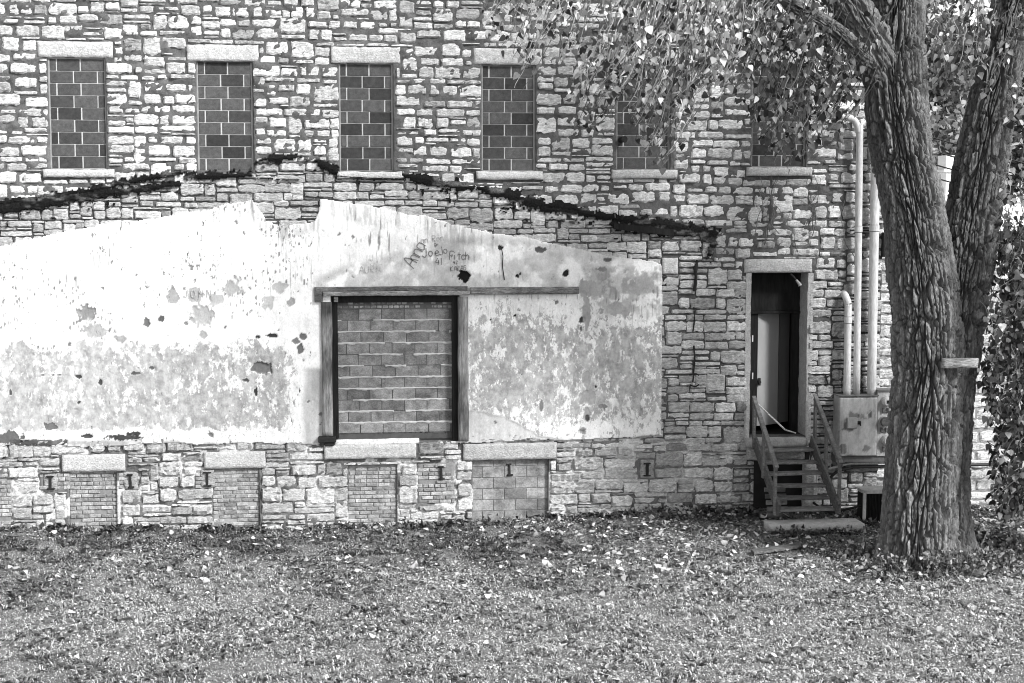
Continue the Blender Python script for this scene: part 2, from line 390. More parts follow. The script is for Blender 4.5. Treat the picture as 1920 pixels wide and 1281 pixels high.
# the body behind: dark masonry core that shuts the building (with the doorway's room left open)
core = MB()
for a in ((XL, DOOR[0]-.03, .27, 9, -.5, ZT), (DOOR[1]+.03, XR, .27, 9, -.5, ZT), (DOOR[0]-.03, DOOR[1]+.03, .27, 9, DOOR[3]+.03, ZT), (DOOR[0]-.03, DOOR[1]+.03, .27, 9, -.5, DOOR[2]-.03), (DOOR[0]-.03, DOOR[1]+.03, 2.6, 9, DOOR[2]-.03, DOOR[3]+.03)):
    core.add(*cbox(*a, .002), .3)
core.build('masonry_core', M_MORTAR, bld)
cp = MB(); cp.add(*cbox(XL-.15, XR+.15, -.12, 9.1, ZT+.004, ZT+.3, .02), .5); cp.build('coping', M_DRESS, bld)

# ------------------------------------------------------------------ stones
U = .052
nxu, nzu = int((XR-XL)/U), int((ZT+.3)/U)
occ = np.zeros((nzu, nxu), bool)      # row 0 at z = -.3
ux = XL+(np.arange(nxu)+.5)*U; uz = -.3+(np.arange(nzu)+.5)*U; UXX, UZZ = np.meshgrid(ux, uz)
for r in EXCL: occ |= (UXX > r[0]-.012) & (UXX < r[1]+.012) & (UZZ > r[2]-.012) & (UZZ < r[3]+.012)
upx, upy = PX(UXX, 0*UXX, UZZ); ureg = region(upx, upy)
SHR = np.array([(x, y) for x, y in PLAST])
pin = inside(upx, upy, PLAST)
deep = pin.copy()
for k in range(3): deep[1:-1,1:-1] = deep[1:-1,1:-1] & deep[:-2,1:-1] & deep[2:,1:-1] & deep[1:-1,:-2] & deep[1:-1,2:]
occ |= deep
# rough courses: every course has its height (in units of U); a stone fills the course, or two or three thin ones do, a few reach into the next course
CH_ = [(3,4,3,4,5,3,4,2), (3,3,2,4,3,2,3), (4,5,4,6,3,5), (3,4,3,2,4,3)]
stones = []; rs = random.Random(3)
colh = np.zeros(nxu, int)
crs = np.zeros((nzu, nxu), int)          # rows left in the course, counted from its top
for rg in range(4):
    j = nzu-1; k = rs.randint(0, 5)
    while j >= 0:
        hh = CH_[rg][k % len(CH_[rg])] if rs.random() < .75 else rs.choice(CH_[rg]); k += 1
        for q in range(hh):
            if j-q >= 0: crs[j-q] = np.where(ureg[j-q] == rg, hh-q, crs[j-q])
        j -= hh
for j in range(nzu-1, -1, -1):
    i = 0
    while i < nxu:
        if occ[j, i]: i += 1; continue
        rg = int(ureg[j, i]); left = max(1, int(crs[j, i])); q = rs.random()
        if left >= 3: hh = left if q < .70 else (left-1 if q < .80 else (1 if q < .92 else 2))
        else: hh = left
        if rs.random() < .11: hh = left+rs.choice((1, 2))
        hh = min(hh, 6)
        ww = {1: rs.randint(4, 9), 2: rs.randint(4, 10), 3: rs.randint(4, 10), 4: rs.randint(4, 9)}.get(hh, rs.randint(5, 9))
        if rg == 2: ww += rs.randint(0, 3)
        run = 0
        while i+run < nxu and run < ww+3 and not occ[j, i+run]: run += 1
        if run < ww+3: ww = min(run, ww) if run-ww >= 3 else (run if run <= ww+2 else ww)
        ww = min(ww, run)
        while hh > 1 and (j-hh+1 < 0 or occ[j-hh+1:j+1, i:i+ww].any()): hh -= 1
        occ[j-hh+1:j+1, i:i+ww] = True
        stones.append((XL+i*U, XL+(i+ww)*U, -.3+(j-hh+1)*U, -.3+(j+1)*U, rg)); i += ww
def stone_geo(x0, x1, z0, z1, rg, sd, free=False):
    r = np.random.default_rng(sd)
    g = (.029, .017, .020, .022)[rg]*r.uniform(.6, 1.5)
    cx, cz = (x0+x1)/2, (z0+z1)/2
    wob = float(fbm(np.array([cx*.55]), np.array([cz*.8]), 3, 31)[0]-.5)*.16; wobx = float(fbm(np.array([cx*.8]), np.array([cz*.5]), 3, 33)[0]-.5)*.10
    x0 += g/2+wobx+r.uniform(-.012, .012); x1 += -g/2+wobx+r.uniform(-.012, .012); z0 += g/2+wob+r.uniform(-.008, .008); z1 += -g/2+wob+r.uniform(-.008, .008)
    for e in ([] if free else EXCL):
        if x0 < e[1]+.008 and x1 > e[0]-.008 and z0 < e[3]+.008 and z1 > e[2]-.008:
            pen = (e[1]+.008-x0, x1-e[0]+.008, e[3]+.008-z0, z1-e[2]+.008); k = int(np.argmin(pen))
            if k == 0: x0 = e[1]+.008
            elif k == 1: x1 = e[0]-.008
            elif k == 2: z0 = e[3]+.008
            else: z1 = e[2]-.008
    if x1 > XR-.005 and not free: x1 = XR-.005
    if x1-x0 < .035 or z1-z0 < .02: return None
    w, h = x1-x0, z1-z0
    nx = int(np.clip(round(w/.048), 3, 11)); nz = int(np.clip(round(h/.042), 2, 6))
    eu, ev = min(.3, .028/w*2), min(.42, .024/h*2)
    u, v = np.meshgrid(np.concatenate([[-1], np.linspace(-1+eu, 1-eu, nx-1 if nx > 3 else 2), [1]]), np.concatenate([[-1], np.linspace(-1+ev, 1-ev, max(2, nz-1)), [1]]))
    c = r.uniform(.02, .24); e = r.uniform(.02, .24)*min(1, .25/max(w, .1))
    fx = u*(1-e*abs(v)**3*.6); fz = v*(1-c*abs(u)**4)
    bd = (abs(u) > .999) | (abs(v) > .999)
    fx = fx+np.where(bd, r.normal(0, .05, u.shape)*.25/max(w, .12), r.normal(0, .02, u.shape)); fz = fz+np.where(bd, r.normal(0, .10, u.shape), r.normal(0, .025, u.shape))
    pr = ((.020, .044), (.014, .038), (.020, .062), (.018, .046))[rg]; pr = r.uniform(*pr)
    y = np.where(bd, -.004-r.uniform(0, .012, u.shape)*(.6 if rg == 0 else 1), -pr-r.uniform(-.6, .6, u.shape)*pr*.9+(u*r.normal(0, .25)+v*r.normal(0, .3))*pr*.6)
    X = (x0+x1)/2+fx*w/2; Z = (z0+z1)/2+fz*h/2
    id_ = np.arange(u.size).reshape(u.shape)
    Fq = [[int(a), int(b), int(c_), int(d)] for a, b, c_, d in zip(id_[:-1,:-1].ravel(), id_[:-1,1:].ravel(), id_[1:,1:].ravel(), id_[1:,:-1].ravel())]
    rim = list(id_[0, :])+list(id_[1:, -1])+list(id_[-1, -2::-1])+list(id_[-2:0:-1, 0]); n0 = u.size
    Vs = np.concatenate([np.stack([X, y, Z], -1).reshape(-1, 3), np.stack([X.ravel()[rim], np.full(len(rim), .05), Z.ravel()[rim]], -1)])
    k = len(rim); Fq += [[int(rim[(q+1) % k]), int(rim[q]), n0+q, n0+(q+1) % k] for q in range(k)]
    return Vs, Fq, w*h
geo = []
for s, st in enumerate(stones):
    cxp, cyp = PX((st[0]+st[1])/2, 0, (st[2]+st[3])/2)
    if cxp < -140 or cyp < -70: pass
    q = stone_geo(*st, 1000+s)
    if q is None: continue
    r = np.random.default_rng(5000+s)
    base = (.70, .50, .54, .54)[st[4]]
    sh = base*r.uniform(.70, 1.22)*(.72 if r.random() < .12 else 1)
    inview = 0 < cxp < 1660 and 0 < cyp < 1000
    geo.append((q[2] if inview else 0, q[0], q[1], sh))
geo.sort(key=lambda t: -t[0])
for a, V, F, sh in geo[:300]:
    ce = V.mean(0); ce[1] = 0
    mk('stone', V-ce, F, M_STONE, wall, np.full(len(V), sh), False, ce)
rb = MB()
for a, V, F, sh in geo[300:]: rb.add(V, F, sh)
rb.build('rubble_stones', M_STONE, wall, kind='stuff')

# ------------------------------------------------------------------ dressed lintels and sills
def slab(name, r, front, back, parent, m=M_DRESS, sh=1.0, rough=.012, seed=0, step=.045, edge=.008):
    nx = max(4, int((r[1]-r[0])/step)); nz = max(3, int((r[3]-r[2])/step))
    u, v = np.meshgrid(np.linspace(r[0], r[1], nx+1), np.linspace(r[2], r[3], nz+1))
    X = u+np.where((u == u.min()) | (u == u.max()), (fbm(v*9+seed, u*0+seed, 3, seed)-.5)*edge*2, 0)
    Z = v+np.where((v == v.min()) | (v == v.max()), (fbm(u*6+seed, u*0+seed, 3, seed+3)-.5)*edge*2, 0)
    bd = (u == u.min()) | (u == u.max()) | (v == v.min()) | (v == v.max())
    Y = front-rough*(fbm(u*11+seed, v*14, 3, seed+1)-.5)*2+np.where(bd, min(.010, rough), 0)
    V, F, ix = gridpatch(X, Z, Y, np.ones((nz, nx), bool), back)
    ce = np.array([(r[0]+r[1])/2, 0, r[2]])
    sd_ = np.full(len(V), 1.0)*sh
    return mk(name, V-ce, F, m, parent, sd_, False, ce)
for i, r in enumerate(LINT): slab('lintel', r, -.022, .13, bld, sh=.88 if i < 4 else .8, rough=.020, seed=20+i)
for i, r in enumerate(SILL): slab('sill', r, -.085, .13, bld, sh=.88, rough=.012, seed=40+i, edge=.012)
slab('door_lintel', DLINT, -.03, .40, bld, sh=.72, rough=.012, seed=61)
slab('stone_block', STUB, -.05, .10, bld, sh=.82, rough=.006, seed=62)
for i, r in enumerate(BLINT): slab('basement_lintel', r, -(.075 if i == 2 else .05), .13, bld, sh=(.80,.84,.86,.66)[i], rough=.007, seed=70+i)

# ------------------------------------------------------------------ infilled openings
_bc = {}
def block(name, x0, x1, z0, z1, front, back, m, parent, c=.006):
    key = (round(x1-x0, 3), round(z1-z0, 3), round(back-front, 3), m.name, c)
    if key not in _bc:
        w_, h_, d_ = key[:3]; V, F = cbox(-w_/2, w_/2, 0, d_, 0, h_, c)
        me = bpy.data.meshes.new(name); me.from_pydata(V.tolist(), [], F); me.materials.append(m)
        a = me.attributes.new('shade', 'FLOAT', 'POINT'); a.data.foreach_set('value', np.ones(len(V), np.float32)); _bc[key] = me
    return link(name, _bc[key], parent, ((x0+x1)/2, front, z0))
def panel(name, r, y, m, parent, sh=1.0, seed=0, amp=.006):
    nx = max(4, int((r[1]-r[0])/.05)); nz = max(4, int((r[3]-r[2])/.05))
    u, v = np.meshgrid(np.linspace(r[0], r[1], nx+1), np.linspace(r[2], r[3], nz+1))
    V, F, ix = gridpatch(u, v, y-amp*(fbm(u*14, v*14, 3, seed)-.5)*2, np.ones((nz, nx), bool), y+.05)
    return mk(name, V, F, m, parent, np.full(len(V), sh), True)
for i, r in enumerate(WIN):
    R0 = random.Random(50+i)
    wn = panel('blocked_window', (r[0]-.02, r[1]+.02, r[2]-.02, r[3]+.02), .062, M_JOINT, bld, 1.15, 90+i, .002)
    nrow = 9; ch = (r[3]-r[2]-.02)/nrow; bw_ = (r[1]-r[0]-.05-.018*2)/2.28
    for k in range(nrow):
        z0 = r[2]+.012+k*ch+.006; z1 = r[2]+.012+(k+1)*ch-.006; x = r[0]+.024
        odd = (k % 2 == 0); wd = [.28, 1, 1] if odd else [1, 1, .28]
        if i == 5: wd = [.32, 1, .96] if odd else [1, 1, .28]
        for q in wd:
            block('concrete_block', x+.005, x+q*bw_-.005+R0.uniform(-.004, .004), z0, z1, .050+R0.uniform(-.003, .003), .09, M_BLOCKD, wn, .004); x += q*bw_+.018*.5+.006
    e = MB()      # mortar run round the edge of the infill
    for a in ((r[0]+.001, r[0]+.024, r[2], r[3]), (r[1]-.024, r[1]-.001, r[2], r[3])):
        u, v = np.meshgrid(np.linspace(a[0], a[1], 4), np.linspace(a[2], a[3], 50))
        V, F, _ = gridpatch(u+np.where(abs(u-u.mean()) > .01, .010*(fbm(v*5, u*3, 3, 7+i)-.5), 0), v, .036-.02*(fbm(u*9, v*9, 3, 3+i)-.5), np.ones((49, 3), bool), .07); e.add(V, F, .72)
    e.build('edge_mortar', M_JOINT, wn)
# big loading doorway
r = LOAD
ld = panel('blocked_doorway', (r[0]-.02, r[1]+.02, r[2]-.02, r[3]+.02), .142, M_JOINT, bld, .30, 120, .003)
BX0, BX1, BZ0, BZ1 = rect(632, 580, 850, 815)
R0 = random.Random(9); nrow = 11; ch = (BZ1-BZ0)/nrow
for k in range(nrow):
    z0 = BZ0+k*ch+.006; z1 = BZ0+(k+1)*ch-.005; wd = .405; x = BX0-(0 if k % 2 == 0 else .21)+R0.uniform(-.03, .03)
    while x < BX1-.02:
        a, b = max(x+.006, BX0+.004), min(x+wd-.006, BX1-.004)
        if b-a > .05: block('concrete_block', a, b, z0+R0.uniform(-.003, .003), z1, .132+R0.uniform(-.006, .006), .17, M_BLOCKL, ld, .005)
        x += wd
    # squeezed-out mortar along the bed joint
    if k:
        xx = np.linspace(BX0+.01, BX1-.01, 110); rg_ = fbm(xx*9+k*7, xx*0+k, 3, 130)
        lo = BZ0+k*ch-.004-.030*sst(.45, .85, rg_)-.004; hi = BZ0+k*ch+.010+.012*vn(xx*20, xx*0+k, 131)
        on = vn(xx*3+k*3.1, xx*0+k, 133) > .22
        Xb = np.stack([xx, xx, xx]); Zb = np.stack([lo, (lo+hi)/2, hi]); Yb = np.stack([xx*0+.128, .112+.016*vn(xx*25, xx*0+k, 132), xx*0+.126])
        V, F, _ = gridpatch(Xb, Zb, Yb, np.stack([on[:-1], on[:-1]]), .15)
        mk('mortar_bead', V, F, M_JOINT, ld, np.full(len(V), 1.15), False)
for row, (ya, yb) in enumerate(((566, 573), (573.5, 580))):
    x = BX0; z0, z1 = rect(640, ya, 700, yb)[2:]
    while x < BX1-.05:
        wd = R0.uniform(.085, .115)
        if not (row == 0 and (x-BX0 < .12 or x > BX1-.5 and R0.random() < .5)):
            o = block('brick', x+.005, min(x+round(wd, 2)-.005, BX1), z0+.004, z1-.004, .125+R0.uniform(0, .02), .17, M_BRICK, ld, .012)
        x += round(wd, 2)
s_ = rect(632, 810, 850, 826)
u, v = np.meshgrid(np.linspace(s_[0], s_[1], 80), np.linspace(s_[2], s_[3], 8))
v = v-np.where(v == v.max(), .09*fbm(u*2.2, u*0, 4, 141), 0)
V, F, _ = gridpatch(u, v, .115-.02*fbm(u*9, v*9, 3, 140), np.ones((7, 79), bool), .16); mk('bottom_mortar', V, F, M_JOINT, ld, np.full(len(V), .20), False)
slab('window_ledge', rect(628, 824.5, 786, 833), -.02, .14, ld, M_DRESS, 1.3, .006, 143)
fr = MB()      # black painted reveal boards
bxs = rect(622, 553, 634, 822); fr.add(*cbox(bxs[0], bxs[1], -.010, .140, bxs[2], bxs[3], .004))
bxs = rect(848, 553, 860, 826); fr.add(*cbox(bxs[0], bxs[1], -.010, .140, bxs[2], bxs[3], .004))
bxs = rect(634.2, 552, 847.8, 567); fr.add(*cbox(bxs[0], bxs[1], -.005, .140, bxs[2], bxs[3], .004))
fo = fr.build('reveal_boards', M_BLACKW, bld)
def plank(name, r, y0, y1, m, parent, sh=1.0, seed=0, edge=.006, vertical=True, n=28):
    """weathered timber with wavy edges"""
    k = 4
    if vertical: v = np.linspace(r[2], r[3], n)[:, None]*np.ones((1, k)); u = np.linspace(r[0], r[1], k)[None]*np.ones((n, 1))
    else: u = np.linspace(r[0], r[1], n)[None]*np.ones((k, 1)); v = np.linspace(r[2], r[3], k)[:, None]*np.ones((1, n))
    if vertical: u = u+(fbm(v*2+seed, u*20, 4, seed)-.5)*edge*2
    else: v = v+(fbm(u*2+seed, v*20, 4, seed)-.5)*edge*2
    V, F, ix = gridpatch(u, v, y0+.008*(fbm(u*8, v*8, 3, seed+1)-.5)*2, np.ones((u.shape[0]-1, u.shape[1]-1), bool), y1)
    s = np.clip(sh*(1+2.4*(fbm(u*3+seed, v*1.8, 4, seed+2)-.5)), .15, 3).ravel()[ix] if vertical else sh*(1+.9*(fbm(u*2.2+seed, v*3, 3, seed+2)-.5)).ravel()[ix]
    ce = np.array([(r[0]+r[1])/2, 0, r[2]])
    return mk(name, V-ce, F, m, parent, s, False, ce)
plank('door_post', rect(603.5, 566, 623.5, 816), -.105, .0, M_WOOD, bld, 1.0, 3, .012)
plank('door_post', rect(858.5, 556, 877.5, 826), -.105, .0, M_WOOD, bld, 1.0, 8, .014)
plank('header_board', rect(590, 537, 876, 546), -.100, .0, M_WOODH, bld, .75, 12, .006, False, 60)
plank('door_rail', rect(606, 545.5, 880, 553.5), -.150, .0, M_WOODH, bld, 1.45, 16, .005, False, 70)
plank('door_rail', rect(880.5, 538, 1083, 551), -.150, .0, M_WOODH, bld, 1.1, 17, .006, False, 60)
box('beam_stub', *rect(590, 546.5, 605.5, 566)[:2], -.12, .0, *rect(590, 546.5, 605.5, 566)[2:], M_WOODH, bld, .01, .6)
box('rail_bracket', *rect(626, 556, 634, 566)[:2], -.13, -.02, *rect(610, 556, 634, 566)[2:], M_WOODH, bld, .01, .9)
box('threshold_bracket', *rect(597, 817, 630, 828)[:2], -.16, .0, *rect(597, 817, 630, 828)[2:], M_IRON, bld, .012)
box('threshold_bracket', *rect(608, 828.5, 628, 834)[:2], -.13, .0, *rect(608, 828.5, 628, 834)[2:], M_IRON, bld, .02)

def brickwork(r, parent, front, seed, bl=.21, bh=.072, broken=.0, sh=1.0):
    R1 = random.Random(seed); z = r[2]; k = 0
    while z < r[3]-.02:
        x = r[0]-(bl/2 if k % 2 else 0)+R1.uniform(-.03, .03)
        hd = R1.random() < .16
        while x < r[1]-.02:
            L_ = bl/2 if hd else bl
            a, b = max(x+.005, r[0]+.003), min(x+L_-.006, r[1]-.003)
            if b-a > .04 and R1.random() > broken and z+bh-.01 < r[3]+.02 and z > -.12:
                a, b = round(a, 2), round(b, 2)
                if b-a > .03: block('brick', a, b, z+.005, z+bh-.007, front+R1.choice((-.004, 0, .004, .01)), front+.06, M_BRICK, parent, .008)
            x += L_
        z += bh; k += 1
for i, r in enumerate(BASE[:3]):
    bwn = panel('bricked_basement_window', (r[0]-.02, r[1]+.02, r[2]-.02, r[3]+.02), .052, M_JOINT, bld, (.5,.75,.62)[i], 150+i, .008)
    brickwork(r, bwn, .028, 160+i, broken=.05)
r = BASE[3]; bwn = panel('blocked_basement_window', (r[0]-.02, r[1]+.02, r[2]-.02, r[3]+.02), .078, M_JOINT, bld, .6, 155, .003)
R0 = random.Random(31); z = r[2]; k = 0
while z < r[3]-.03:
    x = r[0]-(.22 if k % 2 else .02)
    while x < r[1]-.02:
        a, b = max(x+.006, r[0]+.004), min(x+.40-.006, r[1]-.004)
        if b-a > .05: block('concrete_block', a, b, z+.006, min(z+.198, r[3]-.005), .064+R0.uniform(-.003, .003), .1, M_BLOCKL, bwn, .004)
        x += .40
    z += .2035; k += 1
for i, r in enumerate(BRICKP):
    bp_ = panel('brick_patch', r, .012, M_JOINT, bld, .5, 170+i, .012); brickwork(r, bp_, -.012, 180+i, broken=.08)
# ends of steel I beams let into the wall
for q_, (px_, py_) in enumerate(BEAMS):
    c = P(px_, py_); b = MB(); R1 = random.Random(q_); hw_, hh_ = R1.uniform(.055, .075), R1.uniform(.11, .13); th = R1.uniform(.018, .03); ww_ = R1.uniform(.016, .026)
    y0_, y1_ = (-.055, .06) if px_ != 956 else (.03, .07)
    b.add(*cbox(c[0]-hw_, c[0]+hw_*R1.uniform(.6, 1), y0_, y1_, c[2]+hh_-th, c[2]+hh_, .008)); b.add(*cbox(c[0]-hw_*R1.uniform(.7, 1), c[0]+hw_, y0_, y1_, c[2]-hh_, c[2]-hh_+th*R1.uniform(.8, 1.5), .008))
    b.add(*cbox(c[0]-ww_, c[0]+ww_, y0_+.004, y1_, c[2]-hh_+th*.5, c[2]+hh_-th*.5, .006)); V = b.V; ang = R1.uniform(-.06, .06)
    for k in range(len(V)):
        w_ = V[k]-c; V[k] = c+np.stack([w_[:, 0]*math.cos(ang)-w_[:, 2]*math.sin(ang), w_[:, 1], w_[:, 0]*math.sin(ang)+w_[:, 2]*math.cos(ang)], 1)
    b.build('steel_beam_end', M_IRON, bld, loc=(c[0], 0, c[2]))
for q_, r in enumerate(BEAMR): slab('beam_pocket', r, -.012, .05, bld, M_STONE, .36, .03, 470+q_, .04, .02)
# iron straps, anchors and small fittings on the wall
for (pp, wd) in (([(1308,488),(1304,505),(1305,520),(1302,546)], .030), ([(1301,576),(1302,600),(1299,624)], .012), ([(1301,648),(1302,680),(1299,716)], .016), ([(1292,703),(1303,701),(1311,704)], .014), ([(1294,722),(1303,725),(1311,721)], .014), ([(1548,704),(1550,712),(1553,723)], .014), ([(1546,707),(1555,706)], .010)):
    pts = np.array([P(x_, y_, -.055) for x_, y_ in pp]); b = MB(); pt = smooth_path(pts, 10); b.add(*tube(pt, wd*(.6+.8*vn(np.arange(10)*1.7, np.zeros(10)+wd*100, 3)), 6)); b.build('iron_strap', M_IRON, bld)
b = MB(); q = rect(1241.5, 516, 1250, 548); b.add(*cbox(q[0], q[1], -.02, .06, q[2], q[3], .01)); b.build('dark_pocket', M_IRON, bld)

# ------------------------------------------------------------------ plaster sheet
st = .0165
a, b = P(-330, 372), P(1244, 842)
xs = np.arange(a[0], b[0], st); zs = np.arange(b[2]-.12, a[2]+.3, st)
XX, ZZ = np.meshgrid(xs, zs); px, py = PX(XX, 0*XX-.05, ZZ)
jx = 7*(fbm(XX*2.3, ZZ*2.3, 4, 201)-.5)+3*(fbm(XX*14, ZZ*14, 2, 202)-.5); jy = 10*(fbm(XX*2, ZZ*2, 4, 203)-.5)+4*(fbm(XX*12, ZZ*12, 2, 204)-.5)
rightedge = sst(1200, 1236, px)
ins = inside(px+jx*(1-.8*rightedge), py+jy, PLAST)
n1 = fbm(XX*3.1, ZZ*3.1, 5, 211); n2 = fbm(XX*9, ZZ*8, 5, 212); n3 = fbm(XX*22, ZZ*13, 3, 213); nv = fbm(XX*22, ZZ*2.0, 4, 214); nl = fbm(XX*.8, ZZ*.8, 3, 215); nv2 = fbm(XX*40, ZZ*3.2, 3, 216)
alb = .74*(1+.36*(n1-.5)+.22*(n2-.5)+.16*(nv-.5))
h = np.zeros(px.shape)          # recess of the surface
# lower left: paint gone, grey undercoat, ragged border and white remnants
wl = sst(628, 668, py+46*(n1-.5)+22*(n2-.5))*(1-sst(520, 585, px+50*(n1-.5)))
wl *= 1-.85*sst(800, 812, py+14*(n2-.5))
gl = sst(.33, .50, .42*n1+.33*n2+.25*n3+.16*(nl-.5)+.06*(wl-1))
grey = .36+.30*(n2-.4)+.16*(nv-.5)
bare = .10+.10*sst(.5, .6, nl); under = np.full(px.shape, .37)+.10*(n1-.5); bare = bare*(1-wl)+(.66+.35*(n1-.5)+.25*(nl-.5))*wl; h += .004*wl*gl
# right of the doorway: flaking
wr = sst(872, 884, px)*sst(550, 562, py+8*(n2-.5))
mid = sst(570, 640, py)*(1-.75*sst(765, 805, py))
fl = sst(.47, .55, .55*n3+.27*n2+.18*n1+.075*(mid-.70)+.10*(nl-.5))
bare = bare*(1-wr)+(.32+.26*mid+.30*(n1-.5)+.25*(nl-.5))*wr; h += .003*wr*fl
# older smooth patch above the door and along the top right
arch = np.interp(px, [560,590,640,720,790,860,960,1080,1242], [560,520,497,480,452,440,445,458,490])
wa = sst(-6, 8, py+12*(n2-.5)+10*(n1-.5)-arch)*(1-sst(545, 556, py))*sst(575, 600, px)
ga = .50+.34*(n1-.5)+.25*(n2-.5)+.20*sst(.55, .7, n1)
alb = alb*(1-wa)+np.clip(ga+.04, .25, .8)*wa; bare = bare*(1-wa)+.30*wa*(1-.3*sst(.5, .6, n1))
wb = sst(1075, 1110, px)*sst(490, 505, py)*(1-sst(560, 600, py+40*(n1-.5)))          # stained corner
alb = alb*(1-.45*wb*sst(.42, .58, n2))
# bare strips beside the door and the smooth patch low right
lo = np.interp(px, [865,880,900,945,980,1010,1050,1130], [772,770,772,783,800,817,824,830])
wc = sst(-3, 3, py+5*(n2-.5)-lo)*sst(868, 876, px)*(1-sst(1040, 1120, px)); 
wc = np.maximum(wc, sst(562, 575, px+16*(n1-.5)+.06*(py-760))*(1-sst(603, 606, px))*sst(690, 700, py+6*n2))
bare = bare*(1-wc)+.02*wc; alb = alb*(1-wc)+(.48+.25*(n1-.5)+.14*(nv-.5))*wc; h += .020*wc
# vertical weather streaks under the gable
top = np.interp(px, [0,472,500,598,600,1242], [458,374,420,400,372,492])
ws = (1-sst(70, 190, py-top))*(.35+.65*sst(.45, .6, nl))
stv = sst(.60, .72, nv2*.6+nv*.4+.06*(fbm(XX*3, ZZ*3, 2, 220)-.5)); alb *= 1-.72*stv*ws*sst(60, 110, px)*(1-.6*wa)
# thin grey wash band below the gable top
wg = (1-sst(26, 42, py-top))*sst(385, 400, px)*(1-sst(900, 960, px)); alb *= 1-.30*wg*sst(.46, .6, nv)
# pits: many small dark chips, in loose clusters, tall rather than round
f1, f2, idv = voro(XX*6.5+2*(n1-.5), ZZ*4.2, 230); cl = sst(.5, .62, fbm(XX*1.3, ZZ*1.6, 3, 231))
pit = (f1+.55*abs(n3-.5)+.35*abs(n2-.5) < .15*idv**2.2+.10*cl*(idv > .55)+.01) & (py < 800)
pitw = np.where(px < 580, 1-.55*wl, .55)
alb = np.where(pit & (_h(np.floor(idv*9999), np.floor(idv*777), 3) < pitw), .09+.25*idv*n2, alb); h += .012*pit
f1, f2, idv = voro(XX*17, ZZ*7, 233); cl2 = sst(.52, .66, fbm(XX*1.0+9, ZZ*1.4, 3, 234))*(1-sst(640, 680, py))*(1-sst(570, 600, px))
alb = np.where((f1 < .30*idv*cl2) & (idv > .45), .10+.2*n2, alb)
# chips and patches at their places: (x, y, rx, ry, albedo, depth)
CH = [(160,587,20,16,.22,.02),(378,592,21,18,.38,.016),(435,540,20,15,.34,.008),(325,557,11,15,.33,.008),(365,552,16,14,.36,.006),(405,563,17,11,.42,.004),(180,620,22,13,.36,.008),(275,602,7,10,.12,.014),(302,597,6,6,.10,.014),
      (545,566,9,9,.30,.01),(493,690,21,12,.16,.045),(565,655,6,8,.14,.014),(568,631,6,5,.14,.014),(555,640,6,5,.2,.01),(95,800,11,9,.13,.016),(484,632,5,4,.05,.02),(508,630,12,4,.05,.02),(480,737,3,10,.05,.02),(462,713,7,3,.08,.015),
      (146,706,5,4,.06,.015),(188,717,4,6,.06,.015),(148,755,3,3,.06,.015),(226,635,9,6,.30,.006),(255,700,10,2.5,.10,.008),(285,690,5,3,.10,.01),(235,820,36,6,.05,.015),(160,818,12,4,.06,.015),(252,814,18,5,.05,.015),(395,815,7,5,.14,.015),
      (18,822,26,12,.12,.012),(75,832,55,8,.16,.01),(20,735,3,6,.08,.01),(520,540,16,10,.42,.004),(500,565,12,14,.45,.004),(350,608,6,5,.2,.01),(380,628,7,7,.38,.008),(482,660,2.5,9,.2,.01),
      (873,517,12,12,.012,.05),(970,518,6,3.5,.015,.05),(975,514,3,3,.015,.05),(1062,511,6,6,.03,.045),(1012,468,9,5,.10,.008),(1137,487,8,3,.12,.006),(938,464,6,5,.03,.01),(965,592,4,3,.03,.03),(920,600,2,2,.03,.02),
      (1091,600,5,6,.06,.03),(1090,616,3,5,.12,.015),(1100,712,8,22,.34,.016),(1103,745,16,16,.36,.016),(1100,775,8,14,.34,.016),(1102,784,4,5,.08,.02),(1128,762,11,5,.20,.008),(1016,757,4,12,.17,.010),(1193,540,15,14,.30,.004),(1110,540,26,18,.38,.004),
      (1117,725,2.5,2.5,.04,.02),(978,702,2,2,.04,.02),(1202,632,2,2,.05,.02),(1152,617,2,2,.05,.02),(1090,810,4,5,.06,.03),(1090,808,8,7,.3,.01),(1100,585,7,28,.36,.004),(1160,580,30,12,.36,.003),(1130,505,14,5,.2,.004)]
for (cx, cy, rx, ry, al, dp) in CH:
    e = np.hypot((px-cx)/rx, (py-cy)/ry)+1.3*(n2-.5)+.9*(n3-.5); m = sst(1.05, .95, e)
    bare = bare*(1-m); alb = alb*(1-m)+al*(.75+.5*n2)*m; h += dp*sst(1.0, .8, e)
# dotted ledge line and a crack or two
ln = (abs(py-703-2*(n2-.5)) < 1.6) & (px > 76) & (px < 262) & (n3 > .42); alb = np.where(ln, .10, alb)
# grimy foot of the sheet
wf = sst(822, 831, py+10*(n1-.5))*(1-sst(560, 600, px)); alb *= 1-.55*wf*sst(.35, .6, n1)
alb = np.clip(alb, .01, .82)
specks = np.where(px < 585, .60+.38*sst(.48, .62, fbm(XX*1.2+3, ZZ*1.0, 3, 241))-.30*wl, .42+.25*wr*(1-mid)); specks = specks*(1-wc)-.2*wc
Yp = -.058+h+.010*(n1-.5)+.005*(n2-.5)
cxm, czm = (xs[:-1]+xs[1:])/2, (zs[:-1]+zs[1:])/2
kc = ins[:-1,:-1] & ins[1:,1:] & ins[:-1,1:] & ins[1:,:-1]
XC, ZC = np.meshgrid(cxm, czm)
for r in [LOAD]+BLINT[2:]: kc &= ~((XC > r[0]-.01) & (XC < r[1]+.01) & (ZC > r[2]-.01) & (ZC < r[3]+.01))
V, F, ix = gridpatch(xs, zs, Yp, kc, .02)
plaster = mk('plaster', V, F, M_PLAST, bld, alb.ravel()[ix], True)
for k_, a_ in (('bare', bare), ('under', under), ('specks', specks)):
    q_ = plaster.data.attributes.new(k_, 'FLOAT', 'POINT'); q_.data.foreach_set('value', np.ascontiguousarray(a_.ravel()[ix], np.float32))
